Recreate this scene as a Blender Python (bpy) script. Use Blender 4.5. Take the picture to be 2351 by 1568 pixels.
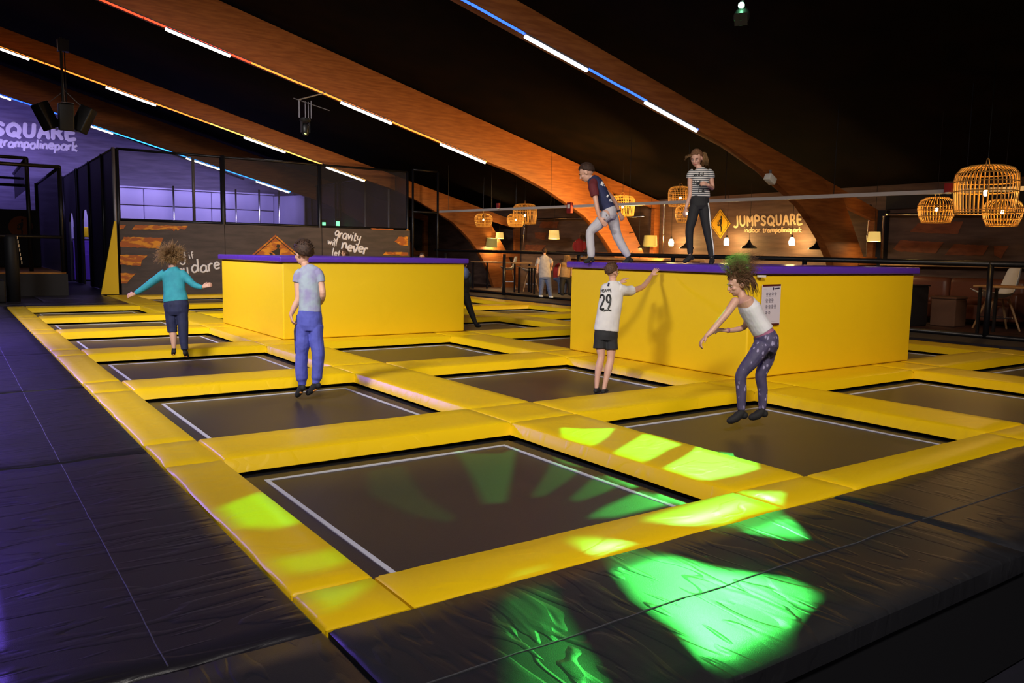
import bpy, bmesh, math, random
from math import sin, cos, pi, radians as rad, atan2, sqrt
from mathutils import Vector as V, Matrix, noise
from mathutils.geometry import tessellate_polygon
random.seed(7)
for o in list(bpy.data.objects): bpy.data.objects.remove(o)
scene = bpy.context.scene
COL = scene.collection

# ------------------------------------------------------------------ camera
CAM = V((-1.1212, -2.8174, 1.44)); YAW, PITCH, ROLL, FPX = 0.6110, 0.1081, 0.0163, 1851.4
FW = V((sin(YAW)*cos(PITCH), cos(YAW)*cos(PITCH), -sin(PITCH)))
R0 = V((cos(YAW), -sin(YAW), 0)); U0 = R0.cross(FW)
RT = R0*cos(ROLL)+U0*sin(ROLL); UP = U0*cos(ROLL)-R0*sin(ROLL)
cd = bpy.data.cameras.new('camera'); cd.sensor_width = 36; cd.lens = FPX/2351*36; cd.clip_end = 200
cam = bpy.data.objects.new('camera', cd); COL.objects.link(cam)
cam.matrix_world = Matrix(((RT.x, UP.x, -FW.x, CAM.x), (RT.y, UP.y, -FW.y, CAM.y), (RT.z, UP.z, -FW.z, CAM.z), (0, 0, 0, 1)))
scene.camera = cam
# a direction in the photograph -> a point of the room (used to survey positions)
def ray(x, y): return FW+RT*((x-1175.5)/FPX)+UP*((784-y)/FPX)
def atz(x, y, z=0.): d = ray(x, y); return CAM+d*((z-CAM.z)/d.z)
def atx(x, y, X): d = ray(x, y); return CAM+d*((X-CAM.x)/d.x)
def aty(x, y, Y): d = ray(x, y); return CAM+d*((Y-CAM.y)/d.y)
def atd(x, y, D): return CAM+ray(x, y)*D
def depth(p): return (V(p)-CAM).dot(FW)

# ------------------------------------------------------------------ world, exposure
w = bpy.data.worlds.new('world'); scene.world = w; w.use_nodes = True
w.node_tree.nodes['Background'].inputs[0].default_value = (0.004, 0.004, 0.008, 1)
scene.view_settings.view_transform = 'Standard'; scene.view_settings.look = 'None'
scene.view_settings.exposure = 0.0; scene.view_settings.gamma = 1; scene.view_settings.use_curve_mapping = False

def look_rot(d): return V(d).to_track_quat('-Z', 'Y').to_euler()
def area(name, loc, aim, sx, sy, power, col, spread=180):
    l = bpy.data.lights.new(name, 'AREA'); l.shape = 'RECTANGLE'; l.size = sx; l.size_y = sy; l.energy = power; l.color = col; l.spread = rad(spread)
    o = bpy.data.objects.new(name, l); COL.objects.link(o); o.location = loc; o.rotation_euler = look_rot(V(aim)-V(loc)); return o
# unseen fill lights added over the court, spread narrowed to spare the beams
area('court_fill_light', (-1.5, -4.5, 6.4), (4.5, 4, 0), 1.6, .5, 195, (1, .93, .86), 80)
area('court_fill_light', (-4.5, 2.5, 6.6), (4, 9, 0), 1.6, .5, 215, (1, .95, .9), 75)
area('court_fill_light', (-3.5, 9.5, 6.8), (6, 17, 0), 1.6, .5, 290, (1, .95, .9), 75)
area('court_fill_light', (6.0, -4.5, 5.2), (10, 5, 0), 1.4, .4, 60, (1, .78, .58), 75)
# violet fill lights added without fittings: end wall, padded wall, left mats
area('violet_fill_light', (0.2, 35.2, 5.6), (0, 38.5, 5.2), 5, .4, 120, (.44, .35, 1), 150)
area('violet_fill_light', (8.0, 34.9, 4.6), (8, 37.6, 2.6), 8, .4, 270, (.52, .45, 1), 150)
area('violet_fill_light', (-4.0, 21, 7.0), (-.8, 11.5, 0), 2.5, 1, 150, (.20, .10, 1), 50)
area('graffiti_wall_fill', (7.5, 19.0, 5.4), (8, 24.8, .8), 7, .4, 60, (.95, .8, .85), 120)  # soft fill added to lift the printed wall, no fitting there
# warm fills added by the railing to light up the widest roof beam
area('warm_beam_fill', (15.2, 13.6, 2.2), (13.2, 17.6, 3.9), 1.2, .4, 260, (1, .55, .13), 130)
area('warm_beam_fill', (16.8, 14.6, 1.6), (17.4, 17.6, 1.9), .8, .4, 110, (1, .55, .12), 140)

# ------------------------------------------------------------------ materials
MATS = {}
def mat(name, col=(.5, .5, .5), rough=.5, metal=0., spec=.5, emit=None, es=0., coat=0.):
    m = bpy.data.materials.new(name); m.use_nodes = True; b = m.node_tree.nodes['Principled BSDF']
    b.inputs['Base Color'].default_value = (*col, 1); b.inputs['Roughness'].default_value = rough
    b.inputs['Metallic'].default_value = metal; b.inputs['Specular IOR Level'].default_value = spec
    if coat: b.inputs['Coat Weight'].default_value = coat; b.inputs['Coat Roughness'].default_value = .15
    if emit: b.inputs['Emission Color'].default_value = (*emit, 1); b.inputs['Emission Strength'].default_value = es
    MATS[name] = m; return m
def N(m, t, **k):
    n = m.node_tree.nodes.new(t)
    for a, v in k.items():
        if a in n.inputs: n.inputs[a].default_value = v
        else: setattr(n, a, v)
    return n
def L(m, a, ao, b, bi): m.node_tree.links.new(a.outputs[ao], b.inputs[bi])
def coords(m, scale=(1, 1, 1), rot=(0, 0, 0), kind='Object'):
    tc = N(m, 'ShaderNodeTexCoord'); mp = N(m, 'ShaderNodeMapping'); L(m, tc, kind, mp, 'Vector')
    mp.inputs['Scale'].default_value = scale; mp.inputs['Rotation'].default_value = rot; return mp
def geo_coords(m, scale=(1, 1, 1), rot=(0, 0, 0)):
    tc = N(m, 'ShaderNodeNewGeometry'); mp = N(m, 'ShaderNodeMapping'); L(m, tc, 'Position', mp, 'Vector')
    mp.inputs['Scale'].default_value = scale; mp.inputs['Rotation'].default_value = rot; return mp
def ramp(m, src, out, stops):
    r = N(m, 'ShaderNodeValToRGB'); e = r.color_ramp.elements
    e[0].position, e[0].color = stops[0][0], (*stops[0][1], 1); e[1].position, e[1].color = stops[-1][0], (*stops[-1][1], 1)
    for p, c in stops[1:-1]: q = e.new(p); q.color = (*c, 1)
    L(m, src, out, r, 'Fac'); return r
def bsdf(m): return m.node_tree.nodes['Principled BSDF']
def add_bump(m, src, out, strength, dist=.01):
    b = N(m, 'ShaderNodeBump'); b.inputs['Strength'].default_value = strength; b.inputs['Distance'].default_value = dist
    L(m, src, out, b, 'Height'); prev = [l for l in m.node_tree.links if l.to_socket == bsdf(m).inputs['Normal']]
    if prev: m.node_tree.links.new(prev[0].from_socket, b.inputs['Normal'])
    L(m, b, 'Normal', bsdf(m), 'Normal')
def noisy(name, c1, c2, scale, rough=.6, bump=0., stretch=(1, 1, 1), dist=.01, detail=4, lo=.35, hi=.65, **k):
    m = mat(name, c1, rough, **k); mp = geo_coords(m, stretch); n = N(m, 'ShaderNodeTexNoise'); L(m, mp, 0, n, 'Vector')
    n.inputs['Scale'].default_value = scale; n.inputs['Detail'].default_value = detail
    r = ramp(m, n, 'Fac', [(lo, c1), (hi, c2)]); L(m, r, 0, bsdf(m), 'Base Color')
    if bump: add_bump(m, n, 'Fac', bump, dist)
    return m
def vinyl(name, col, rough, wr=.5, fine=.12, sc=(1.2, 5, 3)):
    m = mat(name, col, rough); mp = geo_coords(m, sc, (0, 0, .12)); n = N(m, 'ShaderNodeTexNoise'); L(m, mp, 0, n, 'Vector')
    n.inputs['Scale'].default_value = 1.5; n.inputs['Detail'].default_value = 1.5; n.inputs['Distortion'].default_value = 1.1
    r = ramp(m, n, 'Fac', [(.5, (0, 0, 0)), (.56, (.7, .7, .7)), (.74, (1, 1, 1))]); add_bump(m, r, 0, wr, .03)
    g = N(m, 'ShaderNodeTexNoise'); mp2 = geo_coords(m, (1, 1, 1)); L(m, mp2, 0, g, 'Vector'); g.inputs['Scale'].default_value = 300
    add_bump(m, g, 'Fac', fine, .002); return m
vinyl('yellow_vinyl', (.78, .50, .003), .36, .10, .15, (1.5, 3, 2))
vinyl('yellow_wall_vinyl', (.80, .53, .004), .5, .05, .3, (1, 1, 1))
vinyl('purple_vinyl', (.10, .035, .42), .28, .12, .1)
vinyl('black_vinyl', (.012, .010, .016), .34, .22, .25, (1.0, 5.5, 2))
vinyl('front_vinyl', (.014, .014, .017), .34, .18, .25, (5.0, 1.2, 2))
m = mat('bed_mesh', (.028, .021, .023), .36, spec=.6); mp = geo_coords(m); g = N(m, 'ShaderNodeTexNoise'); L(m, mp, 0, g, 'Vector'); g.inputs['Scale'].default_value = 220
add_bump(m, g, 'Fac', .35, .003)
mat('tape', (.52, .52, .60), .5); mat('black_frame', (.008, .008, .010), .5); mat('seam', (.05, .05, .06), .6)
mat('black_metal', (.012, .012, .016), .35, .3); mat('grey_metal', (.22, .21, .24), .4, .4); mat('pale_metal', (.50, .46, .46), .5); mat('chrome', (.6, .6, .65), .25, 1.)
mat('black_plastic', (.012, .012, .013), .45); mat('white_plastic', (.75, .74, .70), .4); mat('black_pad', (.010, .010, .014), .6)
noisy('black_floor', (.010, .010, .016), (.016, .014, .026), 3, .55)
noisy('cafe_floor', (.09, .030, .016), (.02, .008, .006), 2.5, .5, stretch=(1, 4, 1))
noisy('ceiling_black', (.004, .003, .003), (.008, .0045, .003), 1.2, .9, spec=.04)
noisy('dark_board', (.055, .043, .042), (.085, .064, .060), 1.5, .65, .1, (1, 1, 5))
noisy('cafe_board', (.085, .045, .034), (.15, .085, .06), 1.2, .65, .15, (1, 1, 7))
noisy('violet_board', (.10, .08, .16), (.19, .16, .28), 1.0, .65, .15, (1, 1, 8), lo=.3, hi=.7)
noisy('wood_glulam', (.34, .105, .020), (.23, .062, .010), 2.0, .55, .1, (1, 4, 9))
noisy('wood_floor_box', (.55, .25, .04), (.35, .14, .02), 3., .6, 0, (1, 5, 1))
noisy('wood_light', (.50, .28, .12), (.38, .20, .08), 6, .5)
noisy('stripe_orange', (.75, .30, .02), (.42, .11, .02), 3.5, .6, 0, (1, 1, 3), lo=.42, hi=.52)
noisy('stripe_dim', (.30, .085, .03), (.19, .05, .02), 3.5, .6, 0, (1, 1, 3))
mat('sign_yellow', (.80, .45, .02), .45); mat('sign_black', (.01, .01, .01), .5); mat('white_paint', (.85, .83, .85), .5); mat('cream_paint', (.85, .62, .36), .5)
mat('orange_dim', (.33, .09, .02), .6)
noisy('lavender_pad', (.33, .30, .52), (.42, .38, .62), .9, .45, .2, (1, 1, .3))
mat('rattan', (.62, .34, .08), .5); mat('leather', (.16, .05, .025), .4); mat('brown_fabric', (.12, .055, .03), .8)
mat('lampshade_cream', (.75, .62, .30), .8, emit=(1, .62, .15), es=.7); mat('lampshade_green', (.28, .27, .10), .8, emit=(1, .75, .2), es=.12)
mat('lamp_inside', (1, .9, .6), .5, emit=(1, .74, .34), es=45)
mat('bulb', (1, .8, .4), .3, emit=(1, .58, .16), es=260)
mat('wall_bulb', (1, .8, .4), .3, emit=(1, .64, .22), es=170)
mat('tube_white', (1, 1, 1), .3, emit=(1, .90, .78), es=6)
mat('tube_cool', (1, 1, 1), .3, emit=(.75, .85, 1), es=6)
mat('led_red', (.5, .1, .05), .3, emit=(1, .05, .015), es=2.6); mat('led_orange', (.5, .2, .05), .3, emit=(1, .19, .02), es=3)
mat('led_amber', (.5, .3, .05), .3, emit=(1, .45, .08), es=2.6); mat('led_blue', (.05, .1, .5), .3, emit=(.02, .09, 1), es=3.6)
mat('led_cyan', (.05, .3, .5), .3, emit=(.03, .30, 1), es=3.5)
mat('exit_green', (.1, .8, .3), .4, emit=(.2, 1, .4), es=3); mat('red_plastic', (.22, .012, .012), .4); mat('paper', (.62, .58, .70), .5); mat('maroon', (.08, .01, .01), .5)
mat('ink', (.05, .04, .08), .5); mat('ink_grey', (.28, .26, .34), .5)
m = mat('net', (.020, .018, .030), .7); tr = N(m, 'ShaderNodeBsdfTransparent'); mx = N(m, 'ShaderNodeMixShader'); mx.inputs[0].default_value = .42
L(m, tr, 0, mx, 1); L(m, bsdf(m), 0, mx, 2); L(m, mx, 0, m.node_tree.nodes['Material Output'], 'Surface')
m = mat('net_dense', (.020, .018, .030), .7); tr = N(m, 'ShaderNodeBsdfTransparent'); mx = N(m, 'ShaderNodeMixShader'); mx.inputs[0].default_value = .8
L(m, tr, 0, mx, 1); L(m, bsdf(m), 0, mx, 2); L(m, mx, 0, m.node_tree.nodes['Material Output'], 'Surface')
m = mat('lens_green', (.2, .9, .4), .2, emit=(.25, 1, .45), es=60); mat('lens_yellow', (.8, .9, .2), .2, emit=(.75, 1, .2), es=4)
m = bpy.data.materials.new('dim_filter'); m.use_nodes = True; MATS['dim_filter'] = m; nt = m.node_tree; nt.nodes.remove(nt.nodes['Principled BSDF'])
tr = N(m, 'ShaderNodeBsdfTransparent'); tr.inputs[0].default_value = (.48, .52, .48, 1); L(m, tr, 0, nt.nodes['Material Output'], 'Surface')

# ------------------------------------------------------------------ mesh builder
class MB:
    def __init__(s): s.v = []; s.f = []; s.m = []; s.cm = 0
    def add(s, vs, fs):
        b = len(s.v); s.v += [tuple(p) for p in vs]; s.f += [tuple(i+b for i in f) for f in fs]; s.m += [s.cm]*len(fs); return s
    def box(s, lo, hi, M=None):
        (a, b, c), (d, e, f) = lo, hi
        vs = [V(p) for p in ((a, b, c), (d, b, c), (d, e, c), (a, e, c), (a, b, f), (d, b, f), (d, e, f), (a, e, f))]
        if M: vs = [M@p for p in vs]
        return s.add(vs, [(0, 3, 2, 1), (4, 5, 6, 7), (0, 1, 5, 4), (1, 2, 6, 5), (2, 3, 7, 6), (3, 0, 4, 7)])
    def prism(s, poly, fn, t):           # poly of (a,b); fn(a,b,c) -> point; thickness c in 0..t
        n = len(poly); tri = tessellate_polygon([[V((a, b, 0)) for a, b in poly]])
        vs = [fn(a, b, 0) for a, b in poly]+[fn(a, b, t) for a, b in poly]
        return s.add(vs, [tuple(q) for q in tri]+[tuple(i+n for i in reversed(q)) for q in tri]+[(i, (i+1) % n, (i+1) % n+n, i+n) for i in range(n)])
    def tube(s, pts, r, n=8, cap=True, rb=None, ax=None):
        pts = [V(p) for p in pts]; k = len(pts); rr = r if isinstance(r, (list, tuple)) else [r]*k; rb = rb or rr
        rings = []; prev = None
        for i in range(k):
            t = (pts[min(i+1, k-1)]-pts[max(i-1, 0)]).normalized()
            if ax is not None: a = V(ax[i] if isinstance(ax, list) else ax)
            else: a = prev if prev is not None else (V((1, 0, 0)) if abs(t.x) < .8 else V((0, 1, 0)))
            a = (a-t*a.dot(t)).normalized(); prev = a; b = t.cross(a)
            rings.append([pts[i]+a*(rr[i]*cos(2*pi*j/n))+b*(rb[i]*sin(2*pi*j/n)) for j in range(n)])
        vs = [p for q in rings for p in q]; fs = []
        for i in range(k-1):
            for j in range(n): fs.append((i*n+j, i*n+(j+1) % n, (i+1)*n+(j+1) % n, (i+1)*n+j))
        if cap: fs.append(tuple(reversed(range(n)))); fs.append(tuple((k-1)*n+j for j in range(n)))
        return s.add(vs, fs)
    def ell(s, c, r, M=None, n=16, h=10):
        c = V(c); r = (r, r, r) if not isinstance(r, (tuple, list)) else r; vs = []
        for i in range(1, h):
            t = pi*i/h
            for j in range(n): vs.append(V((r[0]*sin(t)*cos(2*pi*j/n), r[1]*sin(t)*sin(2*pi*j/n), r[2]*cos(t))))
        vs += [V((0, 0, r[2])), V((0, 0, -r[2]))]
        if M: vs = [M@p for p in vs]
        vs = [c+p for p in vs]; fs = []
        for i in range(h-2):
            for j in range(n): fs.append((i*n+j, (i+1)*n+j, (i+1)*n+(j+1) % n, i*n+(j+1) % n))
        T = (h-1)*n
        for j in range(n): fs.append((T, j, (j+1) % n)); fs.append((T+1, (h-2)*n+(j+1) % n, (h-2)*n+j))
        return s.add(vs, fs)
    def cap(s, a, b, ra, rb, n=12):      # capsule
        s.tube([a, b], [ra, rb], n); s.ell(a, ra, n=n, h=8); s.ell(b, rb, n=n, h=8); return s
    def lathe(s, prof, c=(0, 0, 0), n=24, M=None, cap=True):
        c = V(c); vs = []; k = len(prof)
        for r, z in prof:
            for j in range(n):
                p = V((r*cos(2*pi*j/n), r*sin(2*pi*j/n), z)); vs.append(c+(M@p if M else p))
        fs = [(i*n+j, i*n+(j+1) % n, (i+1)*n+(j+1) % n, (i+1)*n+j) for i in range(k-1) for j in range(n)]
        if cap: fs.append(tuple(reversed(range(n)))); fs.append(tuple((k-1)*n+j for j in range(n)))
        return s.add(vs, fs)
    def build(s, name, material, parent=None, smooth=False, bevel=0., loc=None):
        me = bpy.data.meshes.new(name); me.from_pydata(s.v, [], s.f)
        ms = material if isinstance(material, (list, tuple)) else [material]
        for q in ms: me.materials.append(MATS[q])
        if len(ms) > 1:
            for p, i in zip(me.polygons, s.m): p.material_index = i
        bm = bmesh.new(); bm.from_mesh(me); bmesh.ops.recalc_face_normals(bm, faces=bm.faces); bm.to_mesh(me); bm.free()
        if smooth:
            for p in me.polygons: p.use_smooth = True
        o = bpy.data.objects.new(name, me); COL.objects.link(o)
        if parent is not None:
            o.parent = parent
            if loc is None: o.location = -parent.location if abs(parent.rotation_euler.z) < 1e-9 else V((0, 0, 0))
        if loc is not None: o.location = loc
        if bevel:
            b = o.modifiers.new('bevel', 'BEVEL'); b.width = bevel; b.segments = 3; b.limit_method = 'ANGLE'; b.angle_limit = .6
            for p in me.polygons: p.use_smooth = True
        return o
def tag(o, label=None, cat=None, group=None, kind=None):
    if label: o['label'] = label
    if cat: o['category'] = cat
    if group: o['group'] = group
    if kind: o['kind'] = kind
    return o
def thing(name, label, cat, loc=(0, 0, 0), group=None):
    o = bpy.data.objects.new(name, None); COL.objects.link(o); o.location = loc; o.empty_display_size = .1
    return tag(o, label, cat, group)
def struct(o): o['kind'] = 'structure'; return o
def copy_tree(o, parent=None):
    c = o.copy(); COL.objects.link(c); c.parent = parent
    for ch in [q for q in bpy.data.objects if q.parent == o]: copy_tree(ch, c)
    return c
# ------------------------------------------------------------------ the hall
EAVE, BACK, LEFTX, FRONTY = 19.5, 38.5, -12.0, -12.0
def roofz(X): return 5.42+.267*(12-X) if X > -4 else 5.42+.267*16
b = MB(); b.box((LEFTX, FRONTY, -.8), (14.2, BACK, -.62)); b.box((13.5, FRONTY, -.62), (EAVE, BACK, -.02))
b.box((LEFTX, 21.0, -.62), (2.7, 25, -.03)); b.box((LEFTX, 25, -.62), (13.5, BACK, -.03))
struct(b.build('floor', 'black_floor'))
b = MB(); b.box((14.66, 1, -.02), (EAVE, BACK, 0)); tag(b.build('cafe_floor_covering', 'cafe_floor'), 'brown patterned floor covering of the cafe beyond the railing', 'floor covering')
b = MB(); P_ = [(LEFTX, roofz(-5)), (-4, roofz(-4)), (EAVE+.3, roofz(EAVE+.3)), (EAVE+.3, roofz(EAVE+.3)+.2), (-4, roofz(-4)+.2), (LEFTX, roofz(-5)+.2)]
b.prism(P_, lambda a, c, t: V((a, FRONTY+t, c)), BACK-FRONTY); struct(b.build('ceiling', 'ceiling_black'))
b = MB(); b.prism([(LEFTX, -.7), (EAVE, -.7), (EAVE, roofz(EAVE)+.1), (-4, roofz(-4)+.1), (LEFTX, roofz(-4)+.1)], lambda a, c, t: V((a, BACK+t, c)), .2); struct(b.build('wall_back', 'violet_board'))
b = MB(); b.prism([(LEFTX, -.7), (EAVE, -.7), (EAVE, roofz(EAVE)+.1), (-4, roofz(-4)+.1), (LEFTX, roofz(-4)+.1)], lambda a, c, t: V((a, FRONTY-t, c)), .2); struct(b.build('wall_front', 'ceiling_black'))
b = MB(); b.box((LEFTX-.2, FRONTY, -.7), (LEFTX, BACK, roofz(-4)+.1)); struct(b.build('wall_left', 'ceiling_black'))
b = MB(); b.box((EAVE, FRONTY, -.7), (EAVE+.2, BACK, roofz(EAVE)+.2)); struct(b.build('wall_right', 'cafe_board'))

# ------------------------------------------------------------------ glulam frames
def beam(name, label, Y, top, legs=True, thick=.22, x0=-6.):
    t = thing(name, label, 'beam', (12, Y, 4.2), 'glulam roof frames')
    tz = lambda X: top+.267*(12-X)
    lo = [(x0, 4.2+.267*(12-x0)), (4, 4.2+.267*8), (8, 5.268), (12, 4.2), (13.2, 3.90), (14.4, 3.47), (15.4, 3.0), (16.0, 2.70), (16.45, 2.35), (16.9, 1.95), (17.28, 1.50), (17.75, .80), (18.1, 0.0)]
    hi = [(19.35, 0.0), (19.1, .75), (18.74, 1.5), (18.29, 2.15), (17.7, 2.95), (17.1, tz(17.1)-.35), (16.8, tz(16.8)), (14, tz(14)), (12, top), (8, tz(8)), (4, tz(4)), (x0, tz(x0))]
    b = MB(); b.prism(lo+hi, lambda a, c, q: V((a, Y+q, c)), thick); b.build('arch', 'wood_glulam', t, bevel=.012)
    b = MB(); b.prism([(16.6, tz(16.6)-.42), (19.45, tz(19.45)-.30), (19.45, tz(19.45)), (16.6, tz(16.6))], lambda a, c, q: V((a, Y+.03+q, c)), thick-.06); b.build('rafter_tail', 'wood_glulam', t)
    b = MB(); b.box((19.18, Y+.02, 0), (19.44, Y+thick-.02, tz(19.3)-.3)); b.build('post', 'wood_glulam', t)
    b = MB(); b.box((18.5, Y-.04, 1.30), (19.3, Y-.001, 1.52)); b.box((18.5, Y+thick+.001, 1.30), (19.3, Y+thick+.04, 1.52)); b.build('tie_block', 'wood_glulam', t)
    return t
beam('glulam_beam', 'nearest curved wooden roof beam, blue light strip along its edge', 9.42, 4.72)
beam('glulam_beam', 'widest curved wooden roof beam, red and orange light strip along its edge', 17.62, 5.34)
beam('glulam_beam', 'slimmer curved wooden roof beam with amber light strip, above the net enclosure', 26.02, 4.78)
beam('glulam_beam', 'farthest wooden roof beam, blue light strip, in front of the violet wall', 34.25, 5.30)
beam('glulam_beam', 'wooden roof beam overhead in front of the nearest blue lit beam', 1.2, 4.9)
# LED strips and tube fittings along each frame
def zl(X): return 4.2+.267*(12-X)-.045
def strip(Y, secs, label):
    t = thing('led_strip', label, 'light strip', (12, Y, 4.2), 'light strips along the roof beams')
    for x0, x1, mt in secs:
        b = MB(); b.tube([(x0+.01, Y, zl(x0)), (x1-.01, Y, zl(x1))], .022, 6); b.build('led_tube', mt, t)
        b = MB(); b.tube([(x0, Y+.045, zl(x0)+.03), (x1, Y+.045, zl(x1)+.03)], .03, 4); b.build('housing', 'grey_metal', t)
def secs(x0, x1, f, step=1.2):
    r = []; x = x0
    while x < x1-.1: r.append((x, min(x+step, x1), f(x))); x += step
    return r
strip(9.30, secs(-4.4, 12.1, lambda x: 'led_blue'), 'blue light strip on the nearest wooden beam')
strip(17.50, secs(-4.4, 12.1, lambda x: 'led_red' if x < 4.5 else 'led_orange'), 'red to orange light strip on the widest wooden beam')
strip(25.90, secs(-4.4, 12.1, lambda x: 'led_orange' if x < 5.5 else 'led_amber'), 'orange to amber light strip above the net enclosure')
strip(34.12, secs(-4.4, 12.1, lambda x: 'led_blue' if x < 3.3 else 'led_cyan'), 'blue light strip on the farthest beam by the violet wall')
names = {9.30: ('the nearest blue lit beam', 'tube_cool'), 17.50: ('the red and orange lit beam', 'tube_white'), 25.90: ('the amber lit beam', 'tube_white'), 34.12: ('the farthest beam by the violet wall', 'tube_white'), 1.1: ('the beam overhead', 'tube_white'), -7.0: ('the beam behind', 'tube_white')}
pos = [((-4.0, -2.5), 'far left'), ((-.3, 1.2), 'left'), ((3.25, 4.70), 'upper'), ((7.52, 8.97), 'middle'), ((10.5, 12.02), 'lowest')]
for Y, (nm, mt) in names.items():
    for (x0, x1), w_ in pos:
        if Y in (1.1, -7.0) and x0 > 9: continue
        t = thing('tube_light', '%s bright white tube lamp on %s' % (w_, nm), 'tube lamp', ((x0+x1)/2, Y, zl((x0+x1)/2)), 'white tube lamps under the roof beams')
        b = MB(); b.tube([(x0, Y-.03, zl(x0)-.06), (x1, Y-.03, zl(x1)-.06)], .032, 10); b.build('tube', mt, t, smooth=True)
        b = MB(); b.box((-.76, -.035, .03), (.76, .045, .055), Matrix.Translation(((x0+x1)/2, Y-.03, zl((x0+x1)/2)-.06))@Matrix.Rotation(atan2(.267, 1), 4, 'Y')); b.build('housing', 'grey_metal', t)

# ------------------------------------------------------------------ trampoline grid
PX, PY, AX, BX, AY, BY, WB = 3.2348, 3.2538, -.4268, .2979, -.4708, .2321, .378
ORD = ['first', 'second', 'third', 'fourth', 'fifth', 'sixth', 'seventh', 'eighth']
CN = ['left', 'second', 'third', 'right']
def sx(k): return (0, WB) if k == 0 else (PX*k+AX, PX*k+BX) if k < 4 else (12.52, 13.30)
def sy(n): return (0, WB) if n == 0 else (PY*n+AY, PY*n+BY) if n < 7 else (23.5, 24.25)
# a pad: flat top, flared sides, softened edges, slightly uneven top
def pad(x0, x1, y0, y1, slopes, label, name='yellow_pad', mt='yellow_vinyl', group='yellow vinyl pads of the trampoline grid', cat='pad', th=.105, sl=.035, amp=.004):
    nx = max(2, int((x1-x0)/.12)); ny = max(2, int((y1-y0)/.16)); s0, s1, s2, s3 = slopes   # -x +x -y +y flared
    e = .012; b = MB(); xs = [x0+e*.3, x0+e*1.5]+[x0+(x1-x0)*i/nx for i in range(1, nx)]+[x1-e*1.5, x1-e*.3]
    ys = [y0+e*.3, y0+e*1.5]+[y0+(y1-y0)*i/ny for i in range(1, ny)]+[y1-e*1.5, y1-e*.3]
    vs = []; W = len(xs); H = len(ys)
    for j, y in enumerate(ys):
        for i, x in enumerate(xs):
            ed = i in (0, W-1) or j in (0, H-1)
            z = -e if ed else amp*noise.noise(V((x*2.1, y*2.1, 1)))+amp*.7*noise.noise(V((x*7, y*7, 5)))
            vs.append(V((x, y, z)))
    fs = [(j*W+i, j*W+i+1, (j+1)*W+i+1, (j+1)*W+i) for j in range(H-1) for i in range(W-1)]
    ringi = [i for i in range(W)]+[j*W+W-1 for j in range(1, H)]+[(H-1)*W+i for i in range(W-2, -1, -1)]+[j*W for j in range(H-2, 0, -1)]
    base = len(vs)
    for q in ringi:
        p = vs[q]; i, j = q % W, q//W
        dx = (-sl if i == 0 and s0 else sl if i == W-1 and s1 else 0); dy = (-sl if j == 0 and s2 else sl if j == H-1 and s3 else 0)
        vs.append(V((p.x+dx, p.y+dy, -th+.004*noise.noise(V((p.x*5, p.y*5, 9))))))
    n = len(ringi)
    fs += [(ringi[a], ringi[(a+1) % n], base+(a+1) % n, base+a) for a in range(n)]; fs.append(tuple(base+a for a in range(n)))
    b.add(vs, fs); o = b.build(name, mt, None, smooth=True)
    md = o.modifiers.new('edge', 'EDGE_SPLIT'); md.split_angle = rad(50)
    return tag(o, label, cat, group)
LB = (1, 3); RBX = (2, 1)
def cell_ok(c, r):     # c 0..3, r 0..6
    return not (c == 0 and r > 5)
for k in range(5):
    X0, X1 = sx(k)
    for r in range(7):
        if k == 0 and r > 5: continue
        Y0, Y1 = sy(r)[1], sy(r+1)[0]
        lab = ('yellow pad along the outer edge beside the %s trampoline of the left column' % ORD[r]) if k == 0 else ('yellow pad along the cafe side beside the %s trampoline of the right column' % ORD[r]) if k == 4 else 'yellow pad between the %s and %s columns at the %s trampoline from the front' % (CN[k-1], CN[k], ORD[r])
        pad(X0, X1, Y0+.004, Y1-.004, (k > 0, k < 5, 0, 0), lab)
for n in range(8):
    Y0, Y1 = sy(n)
    for c in range(4):
        if c == 0 and n == 7: continue
        X0, X1 = sx(c)[1], sx(c+1)[0]
        lab = ('yellow front border pad before the %s trampoline column' % CN[c]) if n == 0 else ('yellow back border pad behind the %s trampoline column' % CN[c]) if n == 7 or (c == 0 and n == 6) else 'yellow cross pad between the %s and %s trampolines of the %s column' % (ORD[n-1], ORD[n], CN[c])
        pad(X0+.004, X1-.004, Y0, Y1, (0, 0, n > 0, 1), lab)
    for k in range(5):
        if k == 0 and n == 7: continue
        X0, X1 = sx(k)
        lab = ('yellow square corner pad where the %s row line meets the outer edge' % ORD[n]) if k == 0 else ('yellow corner pad at the %s row line on the cafe side' % ORD[n]) if k == 4 else 'yellow crossing pad between the %s and %s columns on the %s row line' % (CN[k-1], CN[k], ORD[n])
        if n == 0 and k == 0: lab = 'yellow square pad at the front corner of the trampoline grid'
        pad(X0+.003, X1-.003, Y0+.003, Y1-.003, (0, 0, 0, 0), lab)
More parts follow.
